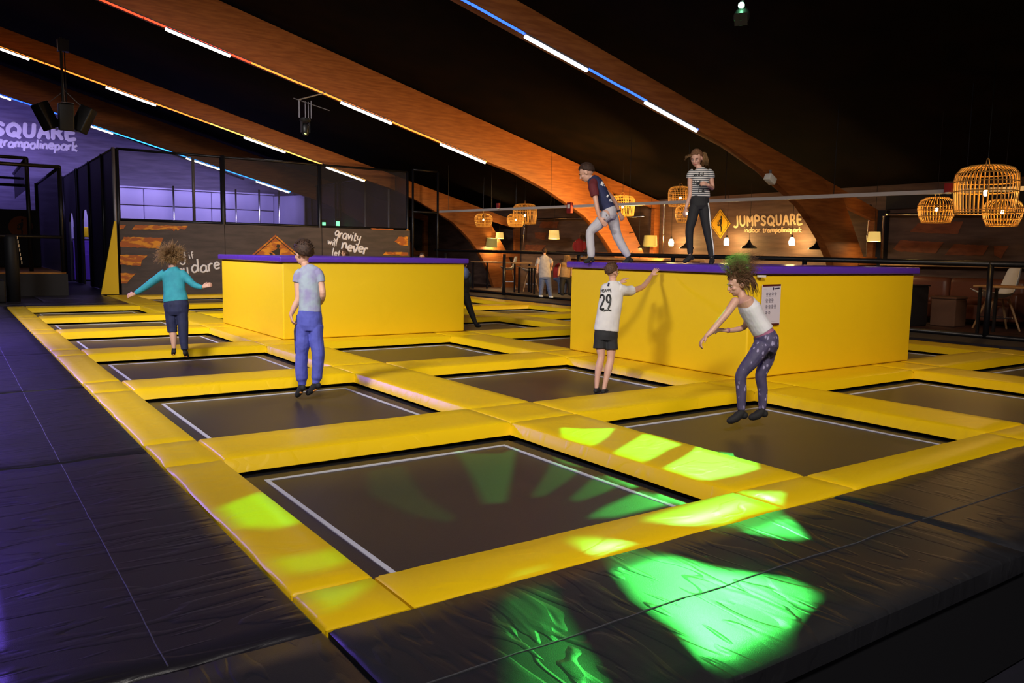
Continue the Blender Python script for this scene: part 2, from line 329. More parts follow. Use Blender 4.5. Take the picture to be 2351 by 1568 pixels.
# beds
for c in range(4):
    for r in range(7):
        if not cell_ok(c, r) or (c, r) in (LB, RBX): continue
        X0, X1, Y0, Y1 = sx(c)[1], sx(c+1)[0], sy(r)[1], sy(r+1)[0]
        t = thing('trampoline', '%s trampoline from the front in the %s column' % (ORD[r], CN[c]), 'trampoline', ((X0+X1)/2, (Y0+Y1)/2, -.6), 'trampolines of the grid')
        ins = .10; zb = -.13
        g = 24; b = MB(); vs = []
        for j in range(g+1):
            for i in range(g+1):
                u, v = i/g, j/g; vs.append(V((X0+ins+(X1-X0-2*ins)*u, Y0+ins+(Y1-Y0-2*ins)*v, zb-.02*sin(pi*u)*sin(pi*v)-(.085*math.exp(-(((X0+ins+(X1-X0-2*ins)*u-5.15)/.42)**2+((Y0+ins+(Y1-Y0-2*ins)*v-4.38)/.42)**2)) if (c, r) == (1, 1) else 0))))
        b.add(vs, [(j*(g+1)+i, j*(g+1)+i+1, (j+1)*(g+1)+i+1, (j+1)*(g+1)+i) for j in range(g) for i in range(g)])
        b.build('jumping_bed', 'bed_mesh', t, smooth=True)
        b = MB(); i1 = .215; i2 = .245
        for lo, hi in (((X0+i1, Y0+i1), (X1-i1, Y0+i2)), ((X0+i1, Y1-i2), (X1-i1, Y1-i1)), ((X0+i1, Y0+i2), (X0+i2, Y1-i2)), ((X1-i2, Y0+i2), (X1-i1, Y1-i2))):
            b.box((lo[0], lo[1], zb-.008), (hi[0], hi[1], zb+.003))
        b.build('white_border_line', 'tape', t)
        b = MB()
        for lo, hi in (((X0-.02, Y0-.02), (X1+.02, Y0+ins)), ((X0-.02, Y1-ins), (X1+.02, Y1+.02)), ((X0-.02, Y0), (X0+ins, Y1)), ((X1-ins, Y0), (X1+.02, Y1))):
            b.box((lo[0], lo[1], zb-.06), (hi[0], hi[1], zb-.012))
        for x in (X0+.02, X1-.02):
            for y in (Y0+.02, Y1-.02): b.box((x-.03, y-.03, -.6), (x+.03, y+.03, zb-.02))
        b.build('steel_frame', 'black_frame', t)
# boxes to climb
def climb_box(x0, x1, y0, y1, label):
    t = thing('climbing_box', label, 'padded box', ((x0+x1)/2, (y0+y1)/2, 0), 'large padded yellow boxes')
    b = MB(); b.box((x0, y0, .004), (x1, y1, 1.245)); b.build('padded_wall', 'yellow_wall_vinyl', t, bevel=.025)
    e = .055; b = MB(); nx = 16; vs = []; xs = [x0-e+(x1-x0+2*e)*i/nx for i in range(nx+1)]; ys = [y0-e+(y1-y0+2*e)*i/nx for i in range(nx+1)]
    b.box((x0-e, y0-e, 1.25), (x1+e, y1+e, 1.342)); b.build('top_mat', 'purple_vinyl', t, bevel=.018)
    return t
climb_box(3.27, 6.68, 9.87, 13.35, 'large yellow padded box with purple top, left one behind the boy in blue joggers')
rb = climb_box(6.60, 10.19, 3.36, 6.68, 'large yellow padded box with purple top, right one with two children on it')

# black safety mats around the front and left sides
def mat_block(x0, x1, y0, y1, label, mt, stitch):
    o = pad(x0+.006, x1-.006, y0+.006, y1-.006, (0, 0, 0, 0), None, 'safety_mat', mt, None, None, .1, 0, .009)
    tag(o, label, 'safety mat', 'dark vinyl safety mats around the grid')
    b = MB()
    zf = lambda x, y: .009*noise.noise(V((x*2.1, y*2.1, 1)))+.009*.7*noise.noise(V((x*7, y*7, 5)))+.0008
    if stitch == 'x': q = [(x0+.03+(x1-x0-.06)*i/60, (y0+y1)/2) for i in range(61)]
    else: q = [((x0+x1)/2, y0+.03+(y1-y0-.06)*i/60) for i in range(61)]
    b.tube([(x, y, zf(x, y)) for x, y in q], .0035, 5)
    b.build('stitched_seam', 'seam', o)
mat_block(-1.12, 0, -1.12, 0, 'dark safety mat at the front corner of the grid', 'front_vinyl', 'x')
fx = [0, 3.25, 6.6, 9.9, 13.3]
for i in range(4): mat_block(fx[i], fx[i+1], -1.12, 0, 'dark safety mat before the %s part of the yellow front border' % ['left', 'second', 'third', 'right'][i], 'front_vinyl', 'x')
fy = [0, 3.24, 6.42, 9.65, 12.9, 16.15, 19.75]
for i in range(6): mat_block(-1.12, 0, fy[i], fy[i+1], 'dark safety mat beside the %s trampoline of the left column' % ORD[i], 'black_vinyl', 'y')
mat_block(-1.12, 2.75, 19.78, 21.0, 'low dark mat behind the left column, lit violet', 'black_vinyl', 'x')
mat_block(.9, 2.75, 21.0, 24.5, 'dark mat before the net enclosure entrance', 'black_vinyl', 'x')
for x0, x1, y0, y1 in ((-1.10, -1.04, -1.1, 20.9),):
    pass
b = MB(); b.box((-1.1, -1.09, -.6), (13.2, -.9, -.1)); b.box((-1.1, -.9, -.6), (-.9, 21, -.1)); b.box((-1.1, 20.8, -.6), (2.7, 20.95, -.1))
tag(b.build('platform_base', 'black_frame'), 'black base skirt under the dark safety mats', 'platform')
b = MB(); b.box((-2.6, -3.0, -.62), (-1.1, 28, -.10)); tag(b.build('side_walkway', 'black_floor'), 'black walkway along the left side of the mats', 'walkway')
# ------------------------------------------------------------------ lettering
ST = {  # single-line strokes, x-height 1
 'a': (.8, [[(.68, .85), (.35, 1), (.05, .6), (.1, .1), (.4, .02), (.66, .35), (.7, .95), (.68, .1), (.85, .02)]]),
 'b': (.7, [[(.08, 1.7), (.05, .05)], [(.05, .7), (.4, 1), (.65, .6), (.5, .08), (.05, .05)]]),
 'd': (.8, [[(.62, .8), (.3, .95), (.03, .5), (.2, .02), (.55, .2), (.68, .8)], [(.74, 1.75), (.68, .05)]]),
 'e': (.7, [[(.06, .5), (.6, .62), (.5, .95), (.2, .95), (.02, .5), (.2, .05), (.62, .15)]]),
 'f': (.5, [[(.55, 1.5), (.35, 1.7), (.2, 1.3), (.15, -.05)], [(.0, .85), (.45, .95)]]),
 'g': (.75, [[(.62, .85), (.3, 1), (.03, .6), (.2, .15), (.55, .4), (.65, .9), (.6, -.4), (.3, -.7), (.02, -.45)]]),
 'i': (.3, [[(.12, 1), (.1, 0)], [(.14, 1.38), (.16, 1.48)]]), 'k': (.7, [[(.08, 1.7), (.05, 0)], [(.6, 1.05), (.08, .5), (.65, -.05)]]),
 'l': (.3, [[(.12, 1.7), (.08, .05), (.2, .0)]]), 'm': (1.1, [[(.05, .95), (.04, 0)], [(.05, .7), (.3, 1), (.48, .8), (.5, .05)], [(.5, .7), (.78, 1), (.95, .75), (.95, 0)]]),
 'n': (.72, [[(.05, 1), (.04, 0)], [(.05, .7), (.32, 1), (.55, .8), (.58, 0)]]), 'o': (.75, [[(.35, 1), (.05, .7), (.08, .15), (.4, .0), (.65, .35), (.6, .85), (.35, 1)]]),
 'p': (.75, [[(.08, 1), (.02, -.7)], [(.08, .8), (.4, 1.02), (.64, .65), (.5, .1), (.06, .1)]]), 'r': (.5, [[(.06, 1), (.05, 0)], [(.06, .65), (.25, .98), (.48, .95)]]),
 't': (.5, [[(.22, 1.5), (.18, .1), (.35, .0), (.48, .1)], [(.0, 1.0), (.45, 1.05)]]), 'u': (.75, [[(.06, 1), (.08, .15), (.35, 0), (.6, .3), (.62, 1), (.62, .05), (.72, 0)]]),
 'v': (.65, [[(.0, 1), (.28, .0), (.58, 1)]]), 'w': (1., [[(.0, 1), (.2, .02), (.45, .9), (.62, .02), (.9, 1)]]), 'y': (.7, [[(.03, 1), (.1, .45), (.35, .3), (.58, .5)], [(.62, 1), (.55, -.3), (.3, -.7), (.05, -.5)]]),
 'H': (.9, [[(.1, 1.6), (.08, 0)], [(.7, 1.6), (.68, 0)], [(.08, .8), (.7, .85)]]), 'L': (.8, [[(.12, 1.6), (.1, .05), (.7, .1)]]), 'A': (.9, [[(.05, 0), (.4, 1.6), (.75, 0)], [(.15, .6), (.65, .6)]]),
 'M': (1., [[(.08, 0), (.08, 1.6), (.42, .6), (.78, 1.6), (.78, 0)]]), 'B': (.85, [[(.08, 0), (.08, 1.6), (.5, 1.6), (.6, 1.2), (.45, .85), (.08, .85)], [(.45, .85), (.68, .5), (.5, 0), (.08, 0)]]),
 'P': (.8, [[(.08, 0), (.08, 1.6), (.5, 1.6), (.65, 1.2), (.5, .8), (.08, .8)]]), 'E': (.8, [[(.6, 1.6), (.08, 1.6), (.08, 0), (.62, 0)], [(.08, .82), (.5, .82)]]),
 'N': (.9, [[(.08, 0), (.08, 1.6), (.68, 0), (.68, 1.6)]]), 'Y': (.8, [[(.05, 1.6), (.36, .85), (.68, 1.6)], [(.36, .85), (.36, 0)]]), 'W': (1.2, [[(.05, 1.6), (.3, 0), (.55, 1.3), (.8, 0), (1.05, 1.6)]]),
 '2': (.9, [[(.08, 1.25), (.15, 1.52), (.38, 1.62), (.62, 1.5), (.66, 1.2), (.5, .8), (.08, .02), (.68, .02)]]),
 '9': (.9, [[(.66, 1.2), (.55, 1.55), (.32, 1.62), (.1, 1.45), (.06, 1.1), (.2, .82), (.45, .8), (.64, 1.05), (.66, 1.3), (.6, .7), (.3, .0)]]),
 '1': (.6, [[(.05, 1.25), (.35, 1.6), (.35, 0)]]), '0': (.9, [[(.35, 1.6), (.08, 1.3), (.08, .3), (.35, 0), (.62, .3), (.62, 1.3), (.35, 1.6)]]), ' ': (.5, []),
 'J': (.75, [[(.52, 1.6), (.52, .1), (.3, -.22), (.05, -.12)]]), 'U': (.95, [[(.08, 1.6), (.1, .35), (.4, 0), (.7, .35), (.72, 1.6)]]), 'S': (.85, [[(.62, 1.4), (.35, 1.6), (.08, 1.25), (.35, .85), (.64, .45), (.38, 0), (.06, .2)]]),
 'Q': (1.1, [[(.45, 1.6), (.08, 1.1), (.1, .35), (.48, 0), (.85, .4), (.84, 1.15), (.45, 1.6)], [(.55, .35), (.9, -.15)]]), 'R': (.9, [[(.08, 0), (.08, 1.6), (.5, 1.58), (.62, 1.2), (.45, .8), (.08, .78)], [(.35, .78), (.7, 0)]])}
def layout(s, jit=0.):
    x = 0; out = []
    for i, ch in enumerate(s):
        w_, sts = ST[ch]; dy = jit*sin(i*2.4+1); k = 1+jit*.5*cos(i*3.1)
        for q in sts: out.append([(x+a*k, c*k+dy) for a, c in q])
        x += w_*k+.12
    return out, x
def densify(q, m=4):
    r = []
    for i in range(len(q)-1):
        p0 = q[max(i-1, 0)]; p1 = q[i]; p2 = q[i+1]; p3 = q[min(i+2, len(q)-1)]
        for j in range(m):
            t = j/m; r.append(tuple(.5*((2*p1[a])+(-p0[a]+p2[a])*t+(2*p0[a]-5*p1[a]+4*p2[a]-p3[a])*t*t+(-p0[a]+3*p1[a]-3*p2[a]+p3[a])*t**3) for a in (0, 1)))
    r.append(q[-1]); return r
def handwrite(s, a, c, xh, plane, pen, name, material, parent, jit=.12, flat=None, gap=0.):
    """s from photo point a to c along its baseline, x-height xh px, written on plane(px,py)->point"""
    out, W = layout(s, jit); a = V(a).to_2d(); c = V(c).to_2d(); d = (c-a)/W; up = V((d.y, -d.x)).normalized()*xh
    b = MB()
    for q in out:
        q = densify(q)
        pts = []
        for x, y in q:
            p = plane(*(a+d*x+up*y))
            if p is not None: pts.append(p)
        if len(pts) > 1: b.tube(pts, pen, 8); [b.ell(e_, pen, n=8, h=6) for e_ in ((pts[0], pts[-1]) if flat else ())]
    if flat:   # painted flat on its wall
        ax_, val = flat; b.v = [tuple(val+(v_[i]-val)*.12 if i == ax_ else v_[i] for i in range(3)) for v_ in b.v]
    return b.build(name, material, parent)
def bold_text(s, quad, plane, name, material, parent, offset=.018):
    """block letters filling the photo quad (tl,tr,br,bl) on a plane"""
    cu = bpy.data.curves.new('t', 'FONT'); cu.body = s; cu.offset = offset; cu.resolution_u = 4; cu.space_character = .93
    o = bpy.data.objects.new('t', cu); COL.objects.link(o); dg = bpy.context.evaluated_depsgraph_get(); dg.update()
    me = bpy.data.meshes.new_from_object(o.evaluated_get(dg)); bpy.data.objects.remove(o); bpy.data.curves.remove(cu)
    xs = [v.co.x for v in me.vertices]; ys = [v.co.y for v in me.vertices]; x0, x1, y0, y1 = min(xs), max(xs), min(ys), max(ys)
    tl, tr_, br, bl = [V(q).to_2d() for q in quad]
    for v in me.vertices:
        u = (v.co.x-x0)/(x1-x0); t = (v.co.y-y0)/(y1-y0); q = (bl.lerp(br, u)).lerp(tl.lerp(tr_, u), t); v.co = plane(*q)
    me.materials.append(MATS[material]); me.name = name
    o = bpy.data.objects.new(name, me); COL.objects.link(o); o.parent = parent
    if parent: o.location = -parent.location
    return o
def decal(poly, plane, push, name, material, parent, t=.004):
    b = MB(); pts = [plane(*q) for q in poly]; n = len(pts); tri = tessellate_polygon([[V((x, y, 0)) for x, y in poly]])
    push = V(push); b.add([p for p in pts]+[p+push*t for p in pts], [tuple(q) for q in tri]+[tuple(i+n for i in q) for q in tri]+[(i, (i+1) % n, (i+1) % n+n, i+n) for i in range(n)])
    return b.build(name, material, parent)
def rough_edge(poly, k=.02):     # torn ends on the printed stripes
    out = []
    for i, p in enumerate(poly):
        q = poly[(i+1) % len(poly)]; out.append(p); L_ = sqrt((q[0]-p[0])**2+(q[1]-p[1])**2); m = int(L_/5)
        for j in range(1, m): t = j/m; out.append((p[0]+(q[0]-p[0])*t+random.uniform(-.9, .9), p[1]+(q[1]-p[1])*t+random.uniform(-.8, .8)))
    return out
JUMPER = [(.52, .98), (.60, .95), (.62, .86), (.57, .82), (.62, .76), (.60, .52), (.55, .42), (.60, .30), (.58, .04), (.50, .03), (.50, .30), (.44, .40), (.30, .36), (.20, .42), (.28, .54), (.22, .60), (.27, .63), (.36, .58), (.32, .47), (.42, .47), (.44, .56), (.30, .68), (.36, .70), (.48, .76), (.52, .82), (.48, .88)]
def diamond(cx, cy, hw, hh, plane, push, parent, tilt=0., col='sign_yellow'):
    P = [(cx, cy-hh), (cx+hw, cy+tilt), (cx, cy+hh), (cx-hw, cy-tilt)]
    decal(P, plane, push, 'diamond_sign', col, parent, .012)
    f = lambda k: [(cx, cy-hh*k), (cx+hw*k, cy+tilt*k), (cx, cy+hh*k), (cx-hw*k, cy-tilt*k)]
    o, i = f(.90), f(.85); b = MB(); ps = V(push)*.016
    for j in range(4): b.add([plane(*o[j])+ps, plane(*o[(j+1) % 4])+ps, plane(*i[(j+1) % 4])+ps, plane(*i[j])+ps], [(0, 1, 2, 3)])
    b.build('sign_border', 'sign_black', parent)
    decal([(cx+(x-.45)*hw*1.15, cy-(y-.5)*hh*1.15) for x, y in JUMPER], lambda x, y: plane(x, y)+ps, push, 'jumping_figure', 'sign_black', parent, .004)

# ------------------------------------------------------------------ printed wall behind the court
GY = 24.78; gp = lambda x, y: aty(x, y, GY-.012); gpush = (0, -1, 0)
def gwall(x0, x1, label):
    t = thing('printed_wall_panel', label, 'wall panel', ((x0+x1)/2, GY, 0), 'printed wooden look panels under the net')
    b = MB(); b.box((x0+.01, GY, -.05), (x1-.01, GY+.12, 2.26)); b.build('board', 'dark_board', t); return t
g1 = gwall(3.32, 6.50, 'dark printed wall panel with orange stripes, if you dare lettering, behind the girl in turquoise')
g2 = gwall(6.50, 9.88, 'dark printed wall panel with orange diamond sign, middle one behind the left box')
g3 = gwall(9.88, 13.4, 'dark printed wall panel with gravity will never lettering')
def cr(pts, ox, oy, s): return [(ox+x/s, oy+y/s) for x, y in pts]
for q in ([(1075, 852), (1135, 848), (1110, 885), (1078, 888)], [(1215, 850), (1690, 858), (1665, 890), (1620, 884), (1600, 902), (1585, 884), (1565, 906), (1548, 888), (1185, 892)],
          [(1115, 955), (1472, 965), (1435, 1060), (1082, 1045), (1080, 1005)], [(1080, 1117), (1328, 1122), (1280, 1165), (1268, 1215), (1082, 1205)], [(1086, 1280), (1222, 1284), (1140, 1375), (1090, 1375)]):
    decal(rough_edge(cr(q, 0, 300, 3.92)), gp, gpush, 'orange_stripe', 'stripe_orange', g1)
for q in ([(1310, 688), (1510, 692), (1500, 704), (1320, 699)], [(1550, 760), (1632, 760), (1632, 838), (1560, 830), (1515, 800)], [(1440, 888), (1632, 895), (1632, 922), (1415, 915)], [(1622, 697), (1634, 697), (1634, 708), (1608, 706)]):
    decal(rough_edge(cr(q, 500, 340, 3.734)), gp, gpush, 'orange_stripe', 'stripe_orange', g3)
handwrite('g', (412, 598), (430, 596), 16, gp, .026, 'painted_word', 'white_paint', g1)
handwrite('if', (435, 595), (448, 591), 9, gp, .018, 'painted_word', 'white_paint', g1)
handwrite('you', (399, 632), (435, 627), 14, gp, .028, 'painted_word', 'white_paint', g1)
handwrite('dare', (441, 628), (509, 618), 16, gp, .032, 'painted_word', 'white_paint', g1)
handwrite('gravity', (768, 543), (828, 556), 12, gp, .028, 'painted_word', 'white_paint', g3)
handwrite('will', (752, 561), (774, 565), 8, gp, .022, 'painted_word', 'white_paint', g3)
handwrite('never', (784, 573), (844, 584), 14, gp, .040, 'painted_word', 'white_paint', g3)
handwrite('let', (762, 586), (782, 589), 9, gp, .022, 'painted_word', 'white_paint', g3)
diamond(632, 587, 56, 48, gp, gpush, g2, 0, 'stripe_orange')
b = MB(); b.prism([(2.72, 0), (3.22, 0), (3.22, 2.24), (3.16, 2.24)], lambda a, c, t: V((a, GY-.12+t, c)), .08)
tag(b.build('wedge_pad', 'yellow_wall_vinyl'), 'tall triangular yellow pad at the left end of the printed wall', 'pad')

# ------------------------------------------------------------------ net enclosure
def post(x, y, z0, z1, parent, mt='black_metal', r=.05, name='post'):
    b = MB(); b.tube([(x, y, z0), (x, y, z1)], r, 8); return b.build(name, mt, parent, smooth=True)
def rail(a, c, parent, mt='black_metal', r=.04, name='rail'):
    b = MB(); b.tube([a, c], r, 8); return b.build(name, mt, parent, smooth=True)
t = thing('net_enclosure', 'large black net enclosure above the printed wall, violet inside', 'net enclosure', (8.3, 25, 0))
NZ = 4.47
for x in (3.34, 9.88): post(x, GY+.2, 0, NZ, t, r=.075 if x > 4 else .06)
post(6.52, GY+.2, 0, NZ+.05, t, r=.085); post(13.38, GY+.2, 0, NZ, t)
rail((3.34, GY+.2, NZ), (13.38, GY+.2, NZ), t); rail((3.34, GY+.2, 2.30), (13.38, GY+.2, 2.30), t, r=.05); rail((13.38, GY+.2, NZ), (13.38, 37.3, NZ), t)
def quad(name, pts, mt, parent, th=(0, 0, 0)):
    b = MB(); b.add([V(p) for p in pts], [(0, 1, 2, 3)]); return b.build(name, mt, parent)
for x0, x1 in ((3.4, 6.44), (6.6, 9.8), (9.95, 13.32)): quad('net', [(x0, GY+.2, 2.33), (x1, GY+.2, 2.33), (x1, GY+.2, NZ), (x0, GY+.2, NZ)], 'net', t)
quad('side_net', [(13.38, GY+.3, 0), (13.38, 37.3, 0), (13.38, 37.3, NZ), (13.38, GY+.3, NZ)], 'net_dense', t)
for y in (26.4, 28.6, 31.2, 31.7, 34.6): post(13.3, y, 0, NZ, t, 'grey_metal' if y < 30 else 'black_metal', .045)
for x, y in ((7.6, 37.0), (10.4, 36.9), (11.3, 36.2), (12.2, 36.0), (4.95, 37.1)): post(x, y, 0, 4.3, t, 'chrome' if x > 5 else 'black_metal', .045)
for x in (5.74,): post(x, 25.6, 2.3, NZ, t, 'grey_metal', .05)
# left side of dark boards with two slots
for y0, y1 in ((24.95, 26.9), (26.9, 29.9), (29.9, 31.0), (32.6, 33.5), (33.5, 35.1), (36.6, 38.2)):
    b = MB(); b.box((3.26, y0, 0), (3.32, y1, NZ)); b.build('side_board', 'black_pad', t)
for y0, y1 in ((31.0, 32.6), (35.1, 36.6)):
    b = MB(); b.prism([(y0, 2.5), (y0+.35, 2.85), (y1-.35, 2.85), (y1, 2.5), (y1, NZ), (y0, NZ)], lambda a, c, q: V((3.26+q, a, c)), .06); b.build('side_board', 'black_pad', t)
for y in (24.95, 27.22, 30.18, 33.3, 33.7, 37.9): post(3.24, y, 0, NZ+.03, t, 'grey_metal' if y == 24.95 else 'black_metal', .05)
rail((3.25, 24.95, NZ), (3.25, 38.2, NZ), t, 'grey_metal', .03)
# padded back wall seen through the net
for i, (x0, x1) in enumerate(((3.4, 6.4), (6.4, 9.4), (9.4, 12.4))):
    t2 = thing('padded_wall_panel', 'lavender padded wall panel inside the net enclosure, %s of three' % ['left', 'middle', 'right'][i], 'wall pad', ((x0+x1)/2, 37.4, 0), 'lavender wall pads in the enclosure')
    b = MB(); b.box((x0+.01, 37.4, .6), (x1-.01, 37.6, 3.35)); b.build('lower_pad', 'lavender_pad', t2, bevel=.03)
    b = MB(); b.box((x0+.01, 37.38, 3.38), (x1-.01, 37.6, 4.12)); b.build('upper_pad', 'lavender_pad', t2, bevel=.03)
    b = MB(); b.box((x0, 37.25, 4.14), (x1, 37.6, 4.2)); b.build('ledge', 'lavender_pad', t2)
b = MB(); b.prism([(12.4, 37.5), (13.2, 35.4), (13.26, 35.4), (12.46, 37.6)], lambda a, c, q: V((a, c, .6+q)), 3.5); tag(b.build('hanging_sheet', 'lavender_pad'), 'pale hanging sheet in the far corner of the net enclosure', 'sheet')
for x in (3.45, 4.6, 5.75):
    b = MB(); b.box((x, 36.6, 1.86), (x+1.1, 36.9, 2.30)); tag(b.build('yellow_edge_pad', 'yellow_vinyl', bevel=.03), 'small yellow pad glimpsed through the tall slots of the dark boards', 'pad', 'yellow pads seen through the slots')
b = MB(); b.box((3.4, 36.7, .02), (6.9, 36.9, 1.80)); tag(b.build('violet_pad', 'purple_vinyl'), 'violet padded wall seen through the tall slots', 'wall pad')
# gate frame right of the enclosure
t = thing('gate_frame', 'tall open metal gate frame at the right end of the net enclosure', 'frame', (14, 24.8, 0))
for x in (13.52, 14.6): post(x, 24.8, 0, 4.55, t, 'black_metal', .045)
rail((13.52, 24.8, 4.55), (14.6, 24.8, 4.55), t); rail((13.52, 24.8, 2.98), (14.6, 24.8, 2.98), t); rail((13.52, 24.8, 1.26), (14.6, 24.8, 1.26), t)
# dark walls behind the gate
b = MB(); b.box((13.6, 37.0, 0), (EAVE, 37.2, 3.6)); tag(b.build('partition', 'black_pad'), 'dark partition behind the metal gate frame', 'partition')
for y, x in ((31.0, 13.1), (32.6, 13.1)):
    t = thing('exit_sign', 'small green glowing exit sign on the enclosure side, %s one' % ('left' if y > 32 else 'right'), 'sign', (x, y, 2.55))
    b = MB(); b.box((x-.07, y-.03, 2.46), (x+.07, y+.03, 2.74)); b.build('lit_panel', 'exit_green', t)
    b = MB(); b.box((x-.13, y+.03, 2.38), (x+.13, y+.08, 2.86)); b.build('casing', 'black_metal', t)

# ------------------------------------------------------------------ dark play frame at the far left
t = thing('play_platform', 'dark raised platform with wooden floor at far left', 'platform', (0.4, 27, 0))
b = MB(); b.box((-3.5, 25, -.05), (1.88, 33.2, .62)); b.build('base', 'black_pad', t)
b = MB(); b.box((-3.5, 25.2, .62), (1.86, 33.1, .66)); b.build('floor', 'wood_floor_box', t)
t = thing('netted_cage', 'black net frame standing on the dark platform at far left', 'frame', (0.4, 27, 0))
for x, y, z in ((1.78, 25.1, 3.8), (1.04, 26.4, 4.12), (1.80, 32.9, 3.8), (-3.4, 25.1, 3.8)): post(x, y, .665, z, t, r=.06)
rail((-3.4, 25, 3.78), (1.78, 25, 3.80), t, r=.055); rail((-3.4, 26.4, 4.1), (1.04, 26.4, 4.12), t, r=.05); rail((1.78, 25, 3.8), (1.85, 33, 3.8), t, r=.05)
rail((-3.4, 25, 1.72), (1.78, 25, 1.72), t, r=.05); rail((-3.4, 29, 3.45), (1.2, 29, 3.45), t, r=.05); rail((-3.4, 30, 3.75), (1.2, 30, 3.75), t, r=.04)
rail((1.04, 26.4, 4.12), (1.1, 33, 4.12), t, r=.05)
quad('side_net', [(1.80, 25.05, .67), (1.86, 33, .67), (1.86, 33, 3.8), (1.80, 25.05, 3.8)], 'net_dense', t)
quad('side_net', [(1.04, 26.5, 3.2), (1.1, 33, 3.2), (1.1, 33, 4.1), (1.04, 26.5, 4.1)], 'net_dense', t)
t = thing('round_sign_board', 'dark board with a dim orange round sign behind the dark platform', 'sign', (0, 31.5, 0))
b = MB(); b.box((-2.5, 31.7, .65), (1.75, 31.8, 2.75)); b.build('board', 'black_pad', t)
op = lambda x, y: aty(x, y, 31.69)
cc = [(47+28*cos(a*pi/10), 520+24*sin(a*pi/10)) for a in range(20)]; decal(cc, op, (0, -1, 0), 'orange_disc', 'orange_dim', t)
decal([(47+(x-.45)*36, 522-(y-.5)*42) for x, y in JUMPER], lambda x, y: op(x, y)+V((0, -.01, 0)), (0, -1, 0), 'jumping_figure', 'sign_black', t)
for x, y, z0, z1, r in ((.55, 22.3, -.0, 1.72, .16),):
    t = thing('padded_post', 'black padded post with pale lacing at the left edge', 'post', (x, y, 0))
    b = MB(); b.lathe([(r, -.03), (r, 1.65), (r*.7, 1.72)], (x-.25, y, 0), 14); b.build('pad', 'black_pad', t, smooth=True)
    b = MB()
    for k in range(7): b.box((x-.12+.012*k, y-.16, 1.62-.11*k), (x-.10+.012*k, y-.13, 1.70-.11*k))
    b.build('lacing', 'cream_paint', t)
b = MB(); b.box((-4, 21.8, -.03), (.1, 22.9, .55)); tag(b.build('padded_block', 'black_pad', bevel=.04), 'low black padded block at the left edge below the padded post', 'block')

# lettering on the end wall
wp = lambda x, y: aty(x, y, BACK-.02)
t = thing('wall_lettering', 'pale SQUARE trampolinepark lettering on the violet end wall', 'lettering', (0, BACK, 5))
handwrite('JUMPSQUARE', (-139, 301), (180, 320), 17.0, wp, .085, 'block_letters', 'white_paint', t, 0, (1, BACK-.02))
handwrite('indoor trampolinepark', (-88, 331), (180, 346), 12, wp, .055, 'script_letters', 'white_paint', t, .08)
b = MB(); b.tube([aty(-60, 190, BACK-.1), aty(0, 215, BACK-.1), aty(300, 322, BACK-.1), aty(560, 412, BACK-.1)], .045, 6); tag(b.build('roof_pipe', 'chrome'), 'thin shiny pipe along the top of the violet wall', 'pipe')

# ------------------------------------------------------------------ roof equipment
def speaker_cluster():
    t = thing('speaker_cluster', 'cluster of black loudspeakers hung from a pole, upper left', 'speakers', (1.67, 22.0, 4.9))
    c = V((1.66, 22, 4.86))
    b = MB(); b.tube([(1.62, 22, 5.2), (1.62, 22, 6.9)], .035, 8); b.tube([(1.70, 22, 5.2), (1.70, 22, 6.9)], .015, 6); b.build('pole', 'black_metal', t)
    b = MB(); b.box((1.54, 21.9, 6.55), (1.80, 22.1, 6.85)); b.build('clamp', 'black_metal', t)
    for i, (dx, dy, rz, tx, w_) in enumerate(((0, -.1, 0, .12, .36), (-.46, .05, -.9, -.32, .30), (.44, .05, .9, .30, .30))):
        M = Matrix.Translation(c+V((dx, dy, 0)))@Matrix.Rotation(tx if i else 0, 4, 'Y')@Matrix.Rotation(rz, 4, 'Z')@Matrix.Rotation(.15, 4, 'X')
        b = MB(); b.box((-w_/2, -.18, -.36), (w_/2, .18, .34), M); q = b.build('loudspeaker', 'black_plastic', t, bevel=.03)
        b = MB(); b.box((-w_/2+.03, -.19, -.32), (w_/2-.03, -.178, .30), M); b.build('grille', 'black_metal', q)
    b = MB()
    for s_ in (-1, 1): b.tube([(1.66, 22, 5.55), (1.66+s_*.35, 22, 5.22), (1.66+s_*.55, 22, 5.15)], .01, 5)
    b.tube([(1.3, 22, 4.55), (2.05, 22, 4.5)], .012, 5); b.build('safety_wire', 'grey_metal', t)
    b = MB(); b.box((1.55, 21.75, 5.20), (1.85, 22.1, 5.215)); b.build('top_plate', 'grey_metal', t)
speaker_cluster()
t = thing('moving_head_lamp', 'small moving head stage lamp with yellow lens hanging under the roof', 'stage lamp', (6.5, 17.3, 4.6))
c = V((6.52, 17.4, 4.55)); b = MB()
for dx, dy in ((-.16, 0), (-.12, .06), (.05, .12), (.14, -.05), (.14, .14)): b.tube([(c.x+dx, c.y+dy, 4.78), (c.x+dx, c.y+dy, 5.22)], .012, 5)
b.tube([(c.x-.16, c.y, 5.22), (7.12, 17.5, 5.50)], .018, 6); b.tube([(c.x-.3, c.y, 5.24), (c.x+.65, c.y, 5.04)], .012, 5); b.build('hanging_bracket', 'grey_metal', t)
b = MB(); b.lathe([(.11, -.04), (.14, 0), (.12, .06)], (c.x, c.y, 4.72), 16); b.box((c.x-.11, c.y-.05, 4.42), (c.x-.08, c.y+.05, 4.70)); b.box((c.x+.08, c.y-.05, 4.42), (c.x+.11, c.y+.05, 4.70)); b.build('yoke', 'black_plastic', t)
b = MB(); b.lathe([(.05, -.17), (.08, -.15), (.09, .05), (.05, .12)], (c.x, c.y, 4.52), 16); b.build('lamp_head', 'black_plastic', t, smooth=True)
b = MB(); b.lathe([(.035, 0), (.035, -.01)], (c.x-.02, c.y-.06, 4.40), 12, Matrix.Rotation(.7, 4, 'X')); b.build('lens', 'lens_yellow', t)

